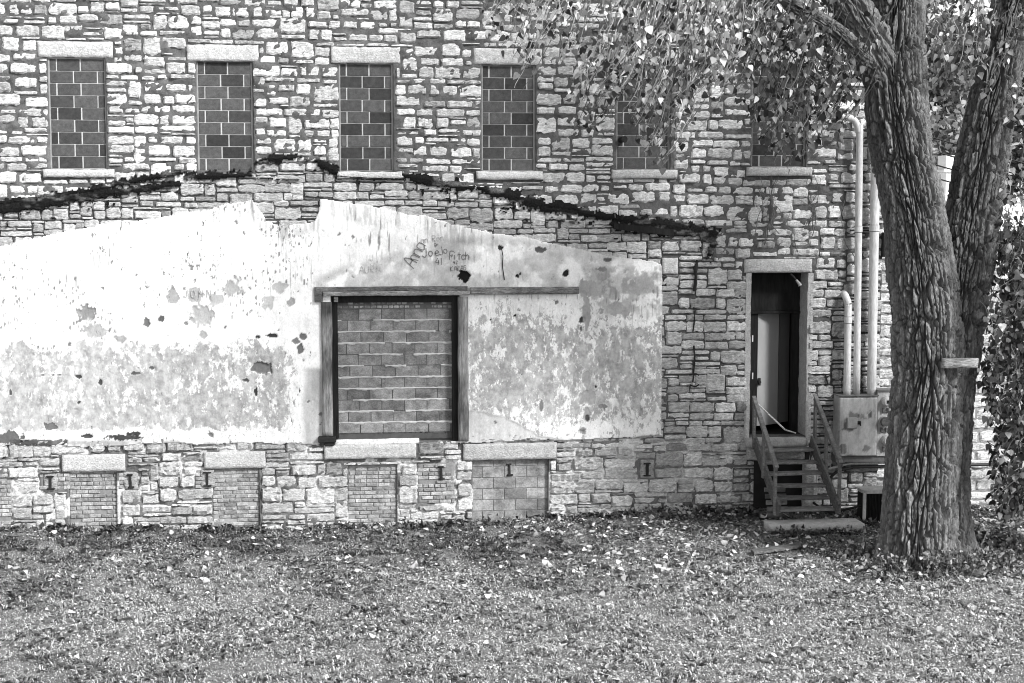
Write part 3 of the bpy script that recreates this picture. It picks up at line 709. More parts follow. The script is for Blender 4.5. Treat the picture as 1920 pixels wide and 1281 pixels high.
plaster['label'] = 'peeling white plaster sheet with grey bare patches, chips and scrawled names'

# scrawled names and marks
FONT = {'A':[[(0,0),(.35,1),(.7,0)],[(.15,.4),(.55,.4)]],'n':[[(0,0),(0,.6)],[(0,.45),(.2,.62),(.4,.5),(.42,0)]],'a':[[(.4,.55),(.1,.6),(0,.3),(.12,0),(.4,.15)],[(.42,.6),(.42,0)]],'J':[[(.5,1),(.45,.2),(.25,0),(0,.2)]],
 'o':[[(.2,0),(0,.25),(.1,.55),(.35,.55),(.42,.25),(.2,0)]],'e':[[(0,.3),(.4,.35),(.25,.6),(.02,.4),(.1,.05),(.42,.1)]],'F':[[(0,0),(.05,1),(.55,1.02)],[(.02,.55),(.4,.55)]],'i':[[(.1,0),(.1,.6)],[(.1,.85),(.12,.9)]],
 't':[[(.2,0),(.18,.95)],[(0,.62),(.42,.62)]],'c':[[(.4,.5),(.15,.6),(0,.3),(.15,.02),(.42,.12)]],'h':[[(0,0),(0,1)],[(0,.45),(.25,.6),(.4,.4),(.4,0)]],'4':[[(.3,1),(0,.4),(.5,.4)],[(.4,.75),(.35,0)]],'1':[[(.1,1),(.12,0)]],'2':[[(0,.8),(.2,1),(.4,.75),(0,0),(.45,.02)]],
 'K':[[(0,0),(0,1)],[(.5,1),(.02,.45),(.5,0)]],'R':[[(0,0),(0,1),(.4,.9),(.4,.6),(0,.5),(.45,0)]],'S':[[(.45,.9),(.15,1),(.02,.75),(.4,.4),(.35,.08),(0,.05)]],'O':[[(.25,0),(0,.3),(.05,.8),(.3,1),(.52,.7),(.48,.2),(.25,0)]],'H':[[(0,0),(0,1)],[(.5,0),(.5,1)],[(0,.5),(.5,.5)]],'N':[[(0,0),(0,1),(.5,0),(.5,1)]],
 'U':[[(0,1),(0,.2),(.25,0),(.5,.2),(.5,1)]],'I':[[(.1,0),(.12,1)]],'d':[[(.4,.5),(.1,.6),(0,.25),(.15,0),(.4,.12)],[(.42,1),(.42,0)]]}
def scrawl(text, x, y, size, ang=0.0, wd=1.6, spacing=.72, m=M_INK):
    g = MB(); ca, sa = math.cos(math.radians(ang)), math.sin(math.radians(ang)); cur = 0
    R1 = random.Random(hash(text) % 1 + len(text))
    for ch in text:
        if ch == ' ': cur += size*.6; continue
        for ply in FONT[ch]:
            pts = []
            for (u, v) in smooth_path(ply, 5*len(ply)) if len(ply) > 2 else np.array([ply[0], ((ply[0][0]+ply[1][0])/2+.02, (ply[0][1]+ply[1][1])/2), ply[1]]):
                lx, ly = cur+u*size, v*size; pts.append((x+lx*ca-ly*sa*-1*-1, y-(lx*sa+ly*ca)))
            pts = np.array(pts); t = np.gradient(pts, axis=0); t /= np.linalg.norm(t, axis=1)[:, None]+1e-6; nrm = np.stack([-t[:, 1], t[:, 0]], 1)
            wv = wd*(.6+.6*np.array([R1.random() for _ in pts]))[:, None]/2
            A = [P(*q, Y=-.0685) for q in pts+nrm*wv]; B = [P(*q, Y=-.0685) for q in pts-nrm*wv]; n = len(A)
            g.add(np.array(A+B), [[k, n+k, n+k+1, k+1] for k in range(n-1)])
        cur += size*spacing
    return g.build('scrawled_name', m, plaster)
scrawl('Anna', 776, 504, 25, 62, 2.0, .5)
scrawl('an Ron', 790, 457, 12, 8, 1.4, .62, M_INK2)
scrawl('Joe', 792, 483, 17, 6, 1.8, .72); scrawl('Jo', 824, 479, 15, 14, 1.4, .62)
scrawl('Fitch', 843, 487, 15, 0, 2.0, .5); scrawl('41', 817, 497, 13, 0, 1.6, .7); scrawl('42', 850, 495, 6, 0, 1.3, .9)
scrawl('KARAS', 845, 509, 9, 5, 1.2, .7); scrawl('JOHN', 344, 558, 14, 0, 2.4, 1.05, M_INK2)
scrawl('AURI', 674, 513, 13, 3, 1.3, .82, M_INK2)
# nails, bolt and wire on the plaster
cv = MB(); cv.add(*tube([P(940, 464, -.09), P(943, 480, -.085), P(942, 500, -.08), P(946, 525, -.075)], .009, 6)); cv.build('hanging_wire', M_IRON, plaster)

# ------------------------------------------------------------------ tar line of the vanished roof
TAR = [([(-300,432),(0,381),(70,371),(130,362),(200,350),(270,335),(340,322)], [7,7,6,7,8,9,6]), ([(-300,455),(0,392),(100,378),(200,362),(280,352),(332,345)], [13,14,13,11,9,8]),
       ([(352,330),(400,330),(470,328)], [7,9,5]), ([(478,306),(500,298),(560,295),(600,303)], [4,9,8,5]), ([(600,308),(622,316),(630,322)], [9,14,9]), ([(478,334),(560,337)], [2,2]), ([(630,330),(690,335),(756,336)], [3,5,3]),
       ([(756,326),(800,337),(850,346),(880,352)], [11,15,14,8]), ([(890,350),(940,362),(1000,380),(1050,388),(1100,394)], [8,12,16,12,8]), ([(1020,392),(1100,400),(1160,410),(1240,420),(1335,438)], [8,9,12,14,15]),
       ([(1150,422),(1230,432),(1300,440)], [10,11,8]), ([(1325,435),(1336,455),(1330,478)], [14,11,8])]
xs = np.arange(P(-300, 400)[0], P(1365, 400)[0], .0175); zs = np.arange(P(700, 500)[2], P(700, 275)[2], .0175)
XX, ZZ = np.meshgrid(xs, zs); px, py = PX(XX, 0*XX, ZZ)
nn = fbm(XX*5, ZZ*9, 4, 301); nf = fbm(XX*19, ZZ*24, 3, 302); best = np.full(px.shape, 9.)
for pts, wd in TAR:
    d, u = segdist(px, py, pts); wv = .82*np.interp(u, np.arange(len(wd)), wd); best = np.minimum(best, d/wv)
val = best+1.7*(nn-.5)+2.0*(nf-.5)
spk = (best < 3.2) & (nf > .60) & (nn > .50) & (py > np.interp(px, SCARX, SCARY)-8)
kv = (val < .98) | spk
kc = kv[:-1,:-1] & kv[1:,1:] & kv[:-1,1:] & kv[1:,:-1]
Yt = -.056-.030*np.clip(1-best, 0, 1)-.014*(nn-.3)-.008*nf
V, F, ix = gridpatch(xs, zs, Yt, kc, 0.0)
tar = mk('tar_flashing', V, F, M_TAR, bld, (.6+7*sst(.56, .72, fbm(XX*3, ZZ*9, 4, 309))).ravel()[ix], False)
tar['label'] = 'black ragged tar line left by a vanished gable roof'
for (pp) in ([(1150,424),(1230,433),(1262,437)],):      # rotten edge board of the old roof
    p = np.array([P(*q, -.05) for q in pp]); b = MB()
    for q0, q1 in zip(p[:-1], p[1:]):
        up = np.array([0, 0, .055]); fy = np.array([0, -.055, 0])
        b.add(np.array([q0-up, q1-up, q1+up, q0+up, q0-up+fy, q1-up+fy, q1+up+fy, q0+up+fy]), [[4,5,6,7],[3,2,1,0],[0,1,5,4],[7,6,2,3],[0,4,7,3],[1,2,6,5]])
    b.build('roof_edge_board', M_BLACKW, bld)

# ------------------------------------------------------------------ doorway: reveals, transom, leaves
dw = MB(); D0, D1, Z0, Z1 = DOOR; YB = .46
def quadbox(m, *a, sh=1.0): m.add(*cbox(*a, .003), sh)
dwm = MB()
V, F, ix = gridpatch(*np.meshgrid(np.linspace(0, 1, 14), np.linspace(0, 1, 60)), np.zeros((60, 14)), np.ones((59, 13), bool), 0)
for side, xw in ((-1, D0), (1, D1)):      # rough plastered reveals, thick enough to show their depth
    u, v = np.meshgrid(np.linspace(-.028, YB, 14), np.linspace(Z0-.05, Z1+.0, 60))
    xx = xw+side*(-.012)*1.0+side*.030*(fbm(u*6+side*5, v*6, 4, 401)-.5)
    n = u.size; V = np.concatenate([np.stack([xx, u, v], -1).reshape(-1, 3), np.stack([np.full(n, xw+side*.09), u.ravel(), v.ravel()], -1)])
    id_ = np.arange(n).reshape(u.shape); q = np.stack([id_[:-1,:-1], id_[:-1,1:], id_[1:,1:], id_[1:,:-1]], -1).reshape(-1, 4)
    if side > 0: q = q[:, ::-1]
    F = q.tolist()+[[int(id_[i,0]), int(id_[i+1,0]), n+int(id_[i+1,0]), n+int(id_[i,0])] for i in range(59)]
    dwm.add(V, F, .34)
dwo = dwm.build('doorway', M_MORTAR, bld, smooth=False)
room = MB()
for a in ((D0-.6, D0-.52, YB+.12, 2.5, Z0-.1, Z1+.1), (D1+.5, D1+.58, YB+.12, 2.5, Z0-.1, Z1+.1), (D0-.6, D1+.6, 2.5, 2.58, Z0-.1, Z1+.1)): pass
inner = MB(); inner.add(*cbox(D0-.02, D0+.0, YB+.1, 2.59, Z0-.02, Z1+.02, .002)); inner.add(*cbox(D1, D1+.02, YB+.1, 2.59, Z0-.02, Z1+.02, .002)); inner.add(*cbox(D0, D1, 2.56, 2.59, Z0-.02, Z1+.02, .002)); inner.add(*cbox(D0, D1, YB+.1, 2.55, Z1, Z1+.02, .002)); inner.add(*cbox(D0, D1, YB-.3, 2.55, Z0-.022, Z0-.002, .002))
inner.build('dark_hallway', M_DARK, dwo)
fL, fR = P(1419, 700, YB)[0], P(1484, 700, YB)[0]; zt = P(1450, 586, YB)[2]
jm = MB(); jm.add(*cbox(D0-.04, fL, YB-.02, YB+.10, Z0-.02, zt, .004)); jm.add(*cbox(fR, D1+.04, YB-.02, YB+.10, Z0-.02, zt, .004)); jm.build('door_jamb', M_BLACKW, dwo)
box('transom_panel', D0-.04, D1+.04, YB-.03, YB+.02, zt+.03, Z1+.0, M_BLACKW, dwo, .004)
box('transom_rail', D0-.04, D1+.04, YB-.06, YB+.04, zt-.02, zt+.028, M_BLACKW, dwo, .004)
for yy_ in (635, 705):
    c = P(1411, yy_, YB-.02); box('strike_plate', c[0]-.012, c[0]+.012, YB-.028, YB-.021, c[2]-.06, c[2]+.06, M_PIPE, dwo, .002)
def leaf(name, xa, ya, xb, yb, z0, z1, sh):
    d = np.array([xb-xa, yb-ya]); L_ = np.hypot(*d); nrm = np.array([-d[1], d[0]])/L_*.022
    V = [(xa-nrm[0], ya-nrm[1]), (xb-nrm[0], yb-nrm[1]), (xb+nrm[0], yb+nrm[1]), (xa+nrm[0], ya+nrm[1])]
    V = np.array([(x, y, z) for z in (z0, z1) for x, y in V])
    return mk(name, V, [[3,2,1,0],[4,5,6,7],[0,1,5,4],[1,2,6,5],[2,3,7,6],[3,0,4,7]], M_DOOR, dwo, np.full(8, sh))
xm = P(1459, 700, .75)[0]
dl = leaf('door_leaf', fL+.006, .50, xm-.01, .78, Z0+.12, zt-.03, 1.0)
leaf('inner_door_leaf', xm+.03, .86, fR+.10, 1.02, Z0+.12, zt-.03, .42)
c = P(1423, 716, .47); b = MB(); b.add(*tube([c+[0,-.02,0], c+[.0,-.075,0]], [.02,.026], 10)); b.add(*cbox(c[0]-.03, c[0]+.03, c[1]-.02, c[1]-.005, c[2]-.07, c[2]+.07, .004)); b.build('door_knob', M_IRON, dl)
slab('threshold_slab', (P(1400, 820, -.12)[0], P(1511, 820, -.12)[0], P(1450, 838, -.14)[2], P(1450, 822, -.14)[2]), -.20, YB+.05, dwo, M_CONC, .82, .006, 431)
slab('step_stone', (P(1402, 840, -.1)[0], P(1508, 840, -.1)[0], P(1450, 862, -.1)[2], P(1450, 839, -.1)[2]), -.13, .1, dwo, M_STONE, .42, .02, 432)
# rod leaning in the doorway
a, b_ = P(1419, 756, .30), P(1472, 806, -.02); e2 = P(1492, 812, .02)
rd = MB(); rd.add(*tube([a, a*.5+b_*.5, b_], .016, 8)); rd.add(*tube([b_+[.012,0,-.004], e2], .014, 6)); ro = rd.build('leaning_rod', M_WOODH, loc=e2); ro.data.attributes['shade'].data.foreach_set('value', np.full(len(ro.data.vertices), 3.2, np.float32))
tag(ro, 'thin pale rod leaning across the open doorway', 'rod')

# ------------------------------------------------------------------ timber stair
SX0, SX1 = P(1424, 845, -.35)[0], P(1523, 845, -.35)[0]
NT = 6; tz = [P(1470, y_, Y_)[2] for y_, Y_ in zip((844, 866.5, 888.5, 911, 934, 956), -.42-.245*np.arange(6))]; ty = -.42-.245*np.arange(6)
stair = empty('wooden_stairs', ((SX0+SX1)/2, -1.0, 0), 'grey weathered timber stairs with handrails climbing to the dark doorway', 'stairs')
for k in range(NT):
    R1 = random.Random(k); b = MB()
    V, F = cbox(SX0-.01, SX1+.01, ty[k], ty[k]+.25, tz[k]-.042, tz[k], .007); V[:, 2] += (V[:, 0]-SX0)*R1.uniform(-.012, .012); b.add(V, F, R1.uniform(.9, 1.4)); b.build('tread', M_STAIR, stair, loc=((SX0+SX1)/2, ty[k], tz[k]-.04))
def beam(name, p, q, wx, wz, m, parent, sh=1.0):
    """timber between two points, wx across, wz deep"""
    p, q = np.array(p, float), np.array(q, float); t = (q-p)/np.linalg.norm(q-p)
    e = np.array([1., 0, 0]); e -= (e@t)*t; e /= np.linalg.norm(e); f = np.cross(t, e); L_ = np.linalg.norm(q-p)
    V, F = cbox(-wx/2, wx/2, 0, L_, -wz/2, wz/2, .005)
    W = p+V[:, :1]*e+V[:, 1:2]*t-V[:, 2:]*f
    ce = p.copy(); return mk(name, W-ce, F, m, parent, np.full(len(W), sh), False, ce)
sl_ = (tz[5]-tz[0])/(ty[5]-ty[0])
for X, s in ((SX0-.035, .75), (SX1+.035, .75)):
    beam('stringer', (X, .0-.16, tz[0]+.10+.02), (X, ty[5]-.10, tz[5]+.10-sl_*-.0-.15*sl_*.9), .045, .25, M_STAIR, stair, s)
def rail(X, dx, zs_, ztop, zbot):
    ya, yb = -.16, ty[5]-.05
    beam('handrail', (X, ya, ztop), (X, yb, zbot), .045, .09, M_STAIR, stair, 1.0)
    beam('handrail_cap', (X, ya-.01, ztop+.060), (X, yb-.02, zbot+.060), .07, .026, M_STAIR, stair, 1.3)
    for t, s in ((.03, .9), (.46, 1.1), (.95, 1.2)):
        y = ya+(yb-ya)*t; zt_ = ztop+(zbot-ztop)*t-.01; zlow = max(.02, tz[0]+sl_*(y-ty[0])-.12)
        box('baluster', X-dx-.022, X-dx+.022, y-.045, y+.045, zlow, zt_, M_STAIR, stair, .005, s)
lt, lb = P(1402, 745, -.16)[2], P(1447, 880, ty[5])[2]
rail(SX0-.07, -.0, None, lt-.04, lb-.02); rt, rb_ = P(1521, 742, -.16)[2], P(1571, 872, ty[5])[2]
rail(SX1+.09, .0, None, rt-.04, rb_-.02)
# concrete pad at the foot, and what lies below the stair
pd = slab('concrete_pad', (P(1446, 985, -1.9)[0], P(1622, 985, -1.9)[0], -.1, .15), -1.90, -1.42, None, M_CONC, 1.15, .008, 441)
tag(pd, 'low pale concrete pad at the foot of the wooden stairs', 'concrete pad')
co = MB(); co.add(*cbox(SX0-.03, SX1+.03, -.105, -.09, -.1, tz[0]-.10, .004)); co.build('stair_shade_panel', M_DARK, bld)  # added black panel standing in for the shade behind the stair treads
hatch = empty('slatted_hatch', (SX0+.25, -.6, 0), 'slatted board hatch leaning on the wall under the stair treads', 'hatch')
for k in range(5):
    z = .06+k*.105; y = -.85+k*.06; V, F = cbox(SX0+.03, SX0+.42, y, y+.03, z, z+.085, .006); b = MB(); b.add(V, F, .7+.3*(k % 3)); b.build('board', M_STAIR, hatch, loc=(SX0+.2, y, z))
b = MB(); b.add(*cbox(SX0+.01, SX0+.05, -.80, -.74, .0, .12, .004)); b.build('foot_batten', M_STAIR, hatch)
pier = slab('stone_pier', (P(1508, 920, -.25)[0], P(1530, 920, -.25)[0], -.1, P(1510, 868, -.2)[2]), -.26, .0, None, M_STONE, .52, .03, 451)
tag(pier, 'rough pale stone pier behind the stair treads', 'pier')
b = MB(); q = P(1530, 930, -.3); b.add(*tube([(q[0], -.32, -.05), (q[0], -.32, q[2]+.45)], .018, 8)); po = b.build('standing_pipe', M_PIPE, loc=(q[0], -.32, 0)); tag(po, 'thin upright pipe beside the stone pier below the stairs', 'pipe')

# flood lamp by the door lintel
c = P(1494, 528, -.10); b = MB(); fl = empty('door_lamp', (c[0]-.05, -.03, c[2]+.09), 'small grey lamp fixed to the lintel above the open door', 'lamp')
b.add(*tube([c+[-.09,.08,.13], c+[-.05,.02,.08], c+[0,-.04,.0]], [.016,.016,.015], 8), .5); b.build('lamp_arm', M_IRON, fl)
b = MB(); b.add(*tube([c+[-.02,-.03,.03], c+[.03,-.06,-.04], c+[.045,-.07,-.075]], [.02,.03,.036], 10), .6); b.build('lamp_head', M_CAB, fl)

# ------------------------------------------------------------------ electrical cabinet with meters and conduits
CY0, CY1 = -.34, -.03
X0, X1, Zc0, Zc1 = rect(1572, 743, 1645, 856, CY0)
cab = empty('electrical_cabinet', ((X0+X1)/2, -.15, Zc0), 'dented grey electrical cabinet with three round meters and tall conduits', 'electrical cabinet')
box('cabinet_body', X0, X1, CY0+.03, CY1, Zc0, Zc1, M_CAB, cab, .008, .8)
cdoor = MB(); xm_ = P(1632, 800, CY0)[0]
n_ = 40; u, v = np.meshgrid(np.linspace(X0+.012, X1-.012, 32), np.linspace(Zc0+.012, Zc1-.03, 46))
rust = sst(.60, .68, fbm(u*7, v*5, 4, 461)); V, F, ix = gridpatch(u, v, CY0-.012+.0*u, np.ones((45, 31), bool), CY0+.0295)
cdoor_o = mk('cabinet_door', V, F, M_CAB, cab, (1.08-.62*rust-.25*sst(.5, .7, fbm(u*14, v*1.2, 3, 462))).ravel()[ix])
c = P(1598, 793, CY0-.03); h1 = box('lock_box', c[0]-.105, c[0]+.085, CY0-.075, CY0-.0125, c[2]-.10, c[2]+.10, M_CAB, cdoor_o, .01, .85)
b = MB(); b.add(*cbox(c[0]+.087, c[0]+.16, CY0-.06, CY0-.013, c[2]-.03, c[2]+.03, .006)); b.add(*tube([c+[.13,-.03,.02], c+[.14,-.05,-.05]], .014, 6)); b.build('latch', M_IRON, cdoor_o)
box('rain_lip', X0-.012, X1+.01, CY0-.03, CY1+.0, Zc1+.001, Zc1+.018, M_CAB, cab, .004, .35)
XM0, XM1 = X1+.004, X1+.34
Zb0, Zb1 = P(1655, 856, CY0)[2], P(1655, 733, CY0)[2]
mb_ = box('meter_board', XM0, XM1, CY0+.02, CY1, Zb0, Zb1, M_CAB, cab, .008, 1.05)
box('meter_hood', XM0-.01, XM1, CY0-.02, CY1+.01, Zb1+.001, Zb1+.015, M_CAB, cab, .003, .4)
for (mx, my, kind) in ((1661, 753, 0), (1658, 790, 1), (1661, 826, 0)):
    c = P(mx, my, CY0); b = MB(); y0 = CY0+.019
    b.add(*tube([(c[0], y0, c[2]), (c[0], y0-.05, c[2])], [.098,.094], 20)); me_ = b.build('meter', M_CAB, cab, loc=(c[0], y0, c[2]-.1))
    b = MB(); b.add(*tube([(c[0], y0-.051, c[2]), (c[0], y0-.10, c[2]), (c[0], y0-.125, c[2])], [.085,.082,.060] if kind == 0 else [.09,.088,.085], 20)); b.build('meter_dome', M_PIPE if kind == 0 else M_BLOCKL, me_)
    if kind == 0:
        b = MB(); b.add(*cbox(c[0]-.02, c[0]+.05, y0-.132, y0-.126, c[2]-.025, c[2]+.035, .002)); b.build('dial', M_IRON, me_)
    b = MB(); zz = c[2]-.16; b.add(*cbox(c[0]-.065, c[0]-.025, y0-.04, y0, zz-.045, zz+.045, .004)); b.add(*cbox(c[0]+.025, c[0]+.065, y0-.04, y0, zz-.045, zz+.045, .004)); b.add(*cbox(c[0]-.024, c[0]+.024, y0-.03, y0, zz-.04, zz-.012, .004)); b.build('meter_clasp', M_CAB, me_).data.attributes['shade'].data.foreach_set('value', np.full(72, .3, np.float32))
CYP = -.20
def conduit(pts, r, coup):
    b = MB(); b.add(*tube(smooth_path(pts, 40) if len(pts) > 2 else np.linspace(pts[0], pts[1], 8), r, 18)); o = b.build('conduit', M_PIPE, cab, smooth=False)
    o.data.polygons.foreach_set('use_smooth', np.ones(len(o.data.polygons), bool))
    for z in coup:
        t = (z-pts[0][2])/(pts[1][2]-pts[0][2]); x = pts[0][0]+t*(pts[1][0]-pts[0][0]); b = MB(); b.add(*tube([(x, CYP, z-.05), (x, CYP, z+.05)], r+.008, 18)); b.build('coupling', M_PIPE, o)
        for q in (-1, 1):
            b = MB(); b.add(*tube([(x, CYP, z+q*.055), (x, CYP, z+q*.062)], r+.002, 18)); b.build('joint_ring', M_IRON, o)
zb = Zc1
p1 = P(1589, 620, CYP); p1b = P(1588, 740, CYP)
conduit([(p1b[0], CYP, zb), (p1[0]+.005, CYP, P(1590,590,CYP)[2]), (p1[0]+.0, CYP, P(1590,570,CYP)[2]), (P(1588,558,CYP)[0]-.01, CYP+.05, P(1588,556,CYP)[2]), (P(1583,549,0)[0], .06, P(1583,549,0)[2])], .066, [P(1589,600,CYP)[2]])
conduit([(P(1606,740,CYP)[0], CYP, zb), (P(1611,300,CYP)[0], CYP, P(1611,275,CYP)[2]), (P(1611,240,CYP)[0], CYP, P(1611,250,CYP)[2]), (P(1604,228,CYP)[0], CYP, P(1604,229,CYP)[2]), (P(1592,220,CYP)[0], CYP, P(1592,221,CYP)[2]), (P(1577,218,CYP)[0], CYP, P(1577,219,CYP)[2])], .064, [P(1609,430,CYP)[2]])
conduit([(P(1634,740,CYP)[0], CYP, zb), (P(1641,330,CYP)[0], CYP, P(1641,300,CYP)[2]), (P(1642,280,CYP)[0], CYP, P(1642,230,CYP)[2])], .084, [P(1639,428,CYP)[2]])
for yy_ in (432, 625):      # pipe straps
    z = P(1625, yy_, CYP)[2]; xa, xb = P(1600, yy_, CYP)[0], P(1652, yy_, CYP)[0]
    b = MB(); b.add(*cbox(xa, xb, -.115, -.09, z-.012, z+.012, .003)); b.add(*cbox(xa, xa+.03, -.0901, .01, z-.012, z+.012, .003)); b.add(*cbox(xb-.03, xb, -.0901, .01, z-.012, z+.012, .003)); b.build('pipe_strap', M_IRON, cab)
box('cable_trough', X0-.02, XM1, CY0+.06, CY1, Zc0-.12, Zc0-.004, M_CAB, cab, .006, .35)
z = P(1600, 872, -.1)[2]; pipe = empty('service_pipe', (P(1560,872,-.1)[0], -.1, z), 'long horizontal service pipe below the cabinet running along the wall', 'pipe')
xa, xb = P(1556, 877, -.1)[0], P(2060, 868, -.1)[0]
b = MB(); b.add(*tube([(xa, -.05, z-.07), (xa+.15, -.12, z-.02), (xa+.35, -.12, z+.03), (xb, -.12, z+.03)], .022, 8), 1.2); b.build('pipe_run', M_PIPE, pipe)
b = MB(); b.add(*tube(smooth_path([(xa-.02, -.10, z-.28), (xa+.12, -.13, z-.12), (xa+.4, -.14, z-.045), (xa+.9, -.14, z-.03), (xb, -.14, z-.04)], 30), .028, 8)); b.build('black_cable', M_WIRE, pipe)

# ------------------------------------------------------------------ air conditioner
AY = -1.25; ax0 = P(1619, 950, AY)[0]; az1 = P(1620, 922, AY)[2]; aw = .78
ac = empty('air_conditioner', (ax0+aw/2, AY+.35, 0), 'squat black air conditioner with pale rounded top half hidden by trunk', 'air conditioner')
def rbox(x0, x1, y0, y1, z0, z1, r, n=5):
    pts = []
    for (cx, cy, a0) in ((x1-r, y1-r, 0), (x0+r, y1-r, 90), (x0+r, y0+r, 180), (x1-r, y0+r, 270)):
        for k in range(n+1): t = math.radians(a0+90*k/n); pts.append((cx+r*math.cos(t), cy+r*math.sin(t)))
    n_ = len(pts); V = [(x, y, z0) for x, y in pts]+[(x, y, z1) for x, y in pts]
    return np.array(V), [[i, (i+1) % n_, n_+(i+1) % n_, n_+i] for i in range(n_)]+[list(range(n_))[::-1], list(range(n_, 2*n_))]
b = MB(); b.add(*rbox(ax0+.004, ax0+aw-.02, AY+.02, AY+.36, .0, az1-.034, .03)); b.build('grille_core', M_GRILL, ac)
for k in range(26):
    x = ax0+.05+k*.027; b = MB(); b.add(*cbox(x, x+.006, AY+.004, AY+.0195, .05, az1-.05, .001)); b.build('grille_bar', M_GRILL, ac)
b = MB(); b.add(*rbox(ax0-.01, ax0+aw+.01, AY-.012, AY+.39, az1-.038, az1+.02, .10)); b.build('top_cover', M_CAB, ac)
b = MB(); b.add(*cbox(ax0-.008, ax0+.05, AY-.004, AY+.03, .0, az1-.0385, .006)); b.build('corner_post', M_CAB, ac)
b = MB(); b.add(*tube(smooth_path([(ax0-.0, AY+.15, .30), (ax0-.2, AY+.2, .24), (ax0-.45, AY+.5, .12), (ax0-.6, AY+1.0, .2)], 16), .022, 8)); b.build('coolant_hose', M_WIRE, ac)

# ------------------------------------------------------------------ lower wing with white flat roof
WZ = P(1880, 436, .35)[2]; WX0, WX1 = XR+.01, 27.0; WYF = .35
wing = empty('low_wing', (19, 3, 0), 'low stone wing with flat white roof seen behind the cottonwood trunks', 'building')
u, v = np.meshgrid(np.linspace(WX0, WX1, 240), np.linspace(-.3, WZ, 110))
V, F, ix = gridpatch(u, v, WYF-.05*(fbm(u*7, v*9, 4, 501)-.5), np.ones((109, 239), bool), WYF+.3); wwall = mk('wall', V, F, M_MORTAR, wing, np.full(len(V), .26), True)
rr = random.Random(8); z = -.1; ns = MB()
while z < WZ-.1:
    hh = rr.choice((.16, .2, .24)); x = WX0+.02
    while x < WX1-.3:
        ww = rr.uniform(.3, .65); q = stone_geo(x, x+ww, z, min(z+hh, WZ), 0, rr.randint(0, 10**6), True)
        if q is not None:
            V = q[0].copy(); V[:, 1] += WYF; V[:, 0] = np.maximum(V[:, 0], WX0+.01)
            if x < 17.8: ce = V.mean(0); mk('stone', V-ce, q[1], M_STONE, wwall, np.full(len(V), rr.uniform(.5, .68)), False, ce)
            else: ns.add(V, q[1], rr.uniform(.5, .68))
        x += ww
    z += hh
ns.build('rubble_stones', M_STONE, wwall, kind='stuff')
b = MB(); b.add(*cbox(WX0, WX1, WYF+.31, 11, -.3, WZ-.02, .01), .3); b.build('masonry_core', M_MORTAR, wing)
rfm = MB(); n_ = 10
rfv = np.array([(WX0, WYF-.20, WZ+.02), (WX1, WYF-.20, WZ+.02), (WX1, 11.2, WZ+.52), (WX0, 11.2, WZ+.52)]); rfm.add(np.concatenate([rfv, rfv-[0,0,.10]]), [[0,1,2,3],[7,6,5,4],[4,5,1,0],[5,6,2,1],[6,7,3,2],[7,4,0,3]]); roof = rfm.build('roof', M_ROOF, wing)
for k in range(9):      # lapped roofing sheets
    y = WYF+.4+k*1.15; z = WZ+.02+.5*(y-WYF+.2)/(11.2-WYF+.2); b = MB(); b.add(*cbox(WX0+.02, WX1-.02, y, y+.09, z+.002, z+.035, .004)); b.build('roof_seam', M_ROOF, roof)
b = MB(); b.add(*cbox(WX0, WX1, WYF-.23, WYF-.205, WZ-.12, WZ+.03, .004)); b.build('eaves_board', M_IRON, wing)
# white stack on the roof
c = P(1782, 400, 2.4); hw = P(1800, 400, 2.4)[0]-c[0]; zc = P(1782, 292, 2.4)[2]; zm = P(1782, 320, 2.4)[2]; zlow = WZ+.10
stk = box('chimney_stack', c[0]-hw, c[0]+hw, 2.2, 2.2+hw*2, zlow, zm-.03, M_WHITE, wing, .01)
box('stack_collar', c[0]-hw-.06, c[0]+hw+.06, 2.14, 2.26+hw*2, zm-.029, zm+.02, M_WHITE, stk, .006); box('stack_top', c[0]-hw-.01, c[0]+hw+.01, 2.19, 2.21+hw*2, zm+.021, zc, M_WHITE, stk, .006)
b = MB(); b.add(*cbox(c[0]-.03, c[0]+.0, 2.17, 2.189, zm+.03, zc-.01, .003)); b.build('stack_seam', M_IRON, stk)
box('stack_foot', c[0]-hw-.08, c[0]+hw+.08, 2.10, 2.30+hw*2, zlow-.16, zlow+.10, M_WHITE, stk, .01)
dsx = P(1661, 455, -.1)[0]; ds = MB(); ds.add(*cbox(dsx-.06, dsx+.07, -.13, .02, P(1661, 482, -.1)[2], P(1661, 436, -.1)[2], .01)); ds.build('downspout', M_IRON, bld)
# power lines from the corner of the building
cor = np.array([XR-.05, .0, P(1660, 222, 0)[2]])
for k in range(4):
    p = np.array([XR-.03, -.04, P(1690, 232+k*25, 0)[2]]); q = np.array([26.0, -1.0-k*.1, P(1910, (318,341,361,382)[k], 0)[2]-(26.0-17.4)*.18])
    t = np.linspace(0, 1, 20)[:, None]; pth = p*(1-t)+q*t; pth[:, 2] -= .25*(t*(1-t)*4)[:, 0]
    b = MB(); b.add(*tube(pth, .014, 5)); o = b.build('power_line', M_WIRE, loc=p)
    tag(o, ('topmost', 'second from the top', 'third from the top', 'lowest')[k]+' of the black power lines crossing between the trunks', 'power line', 'power lines from the building corner')

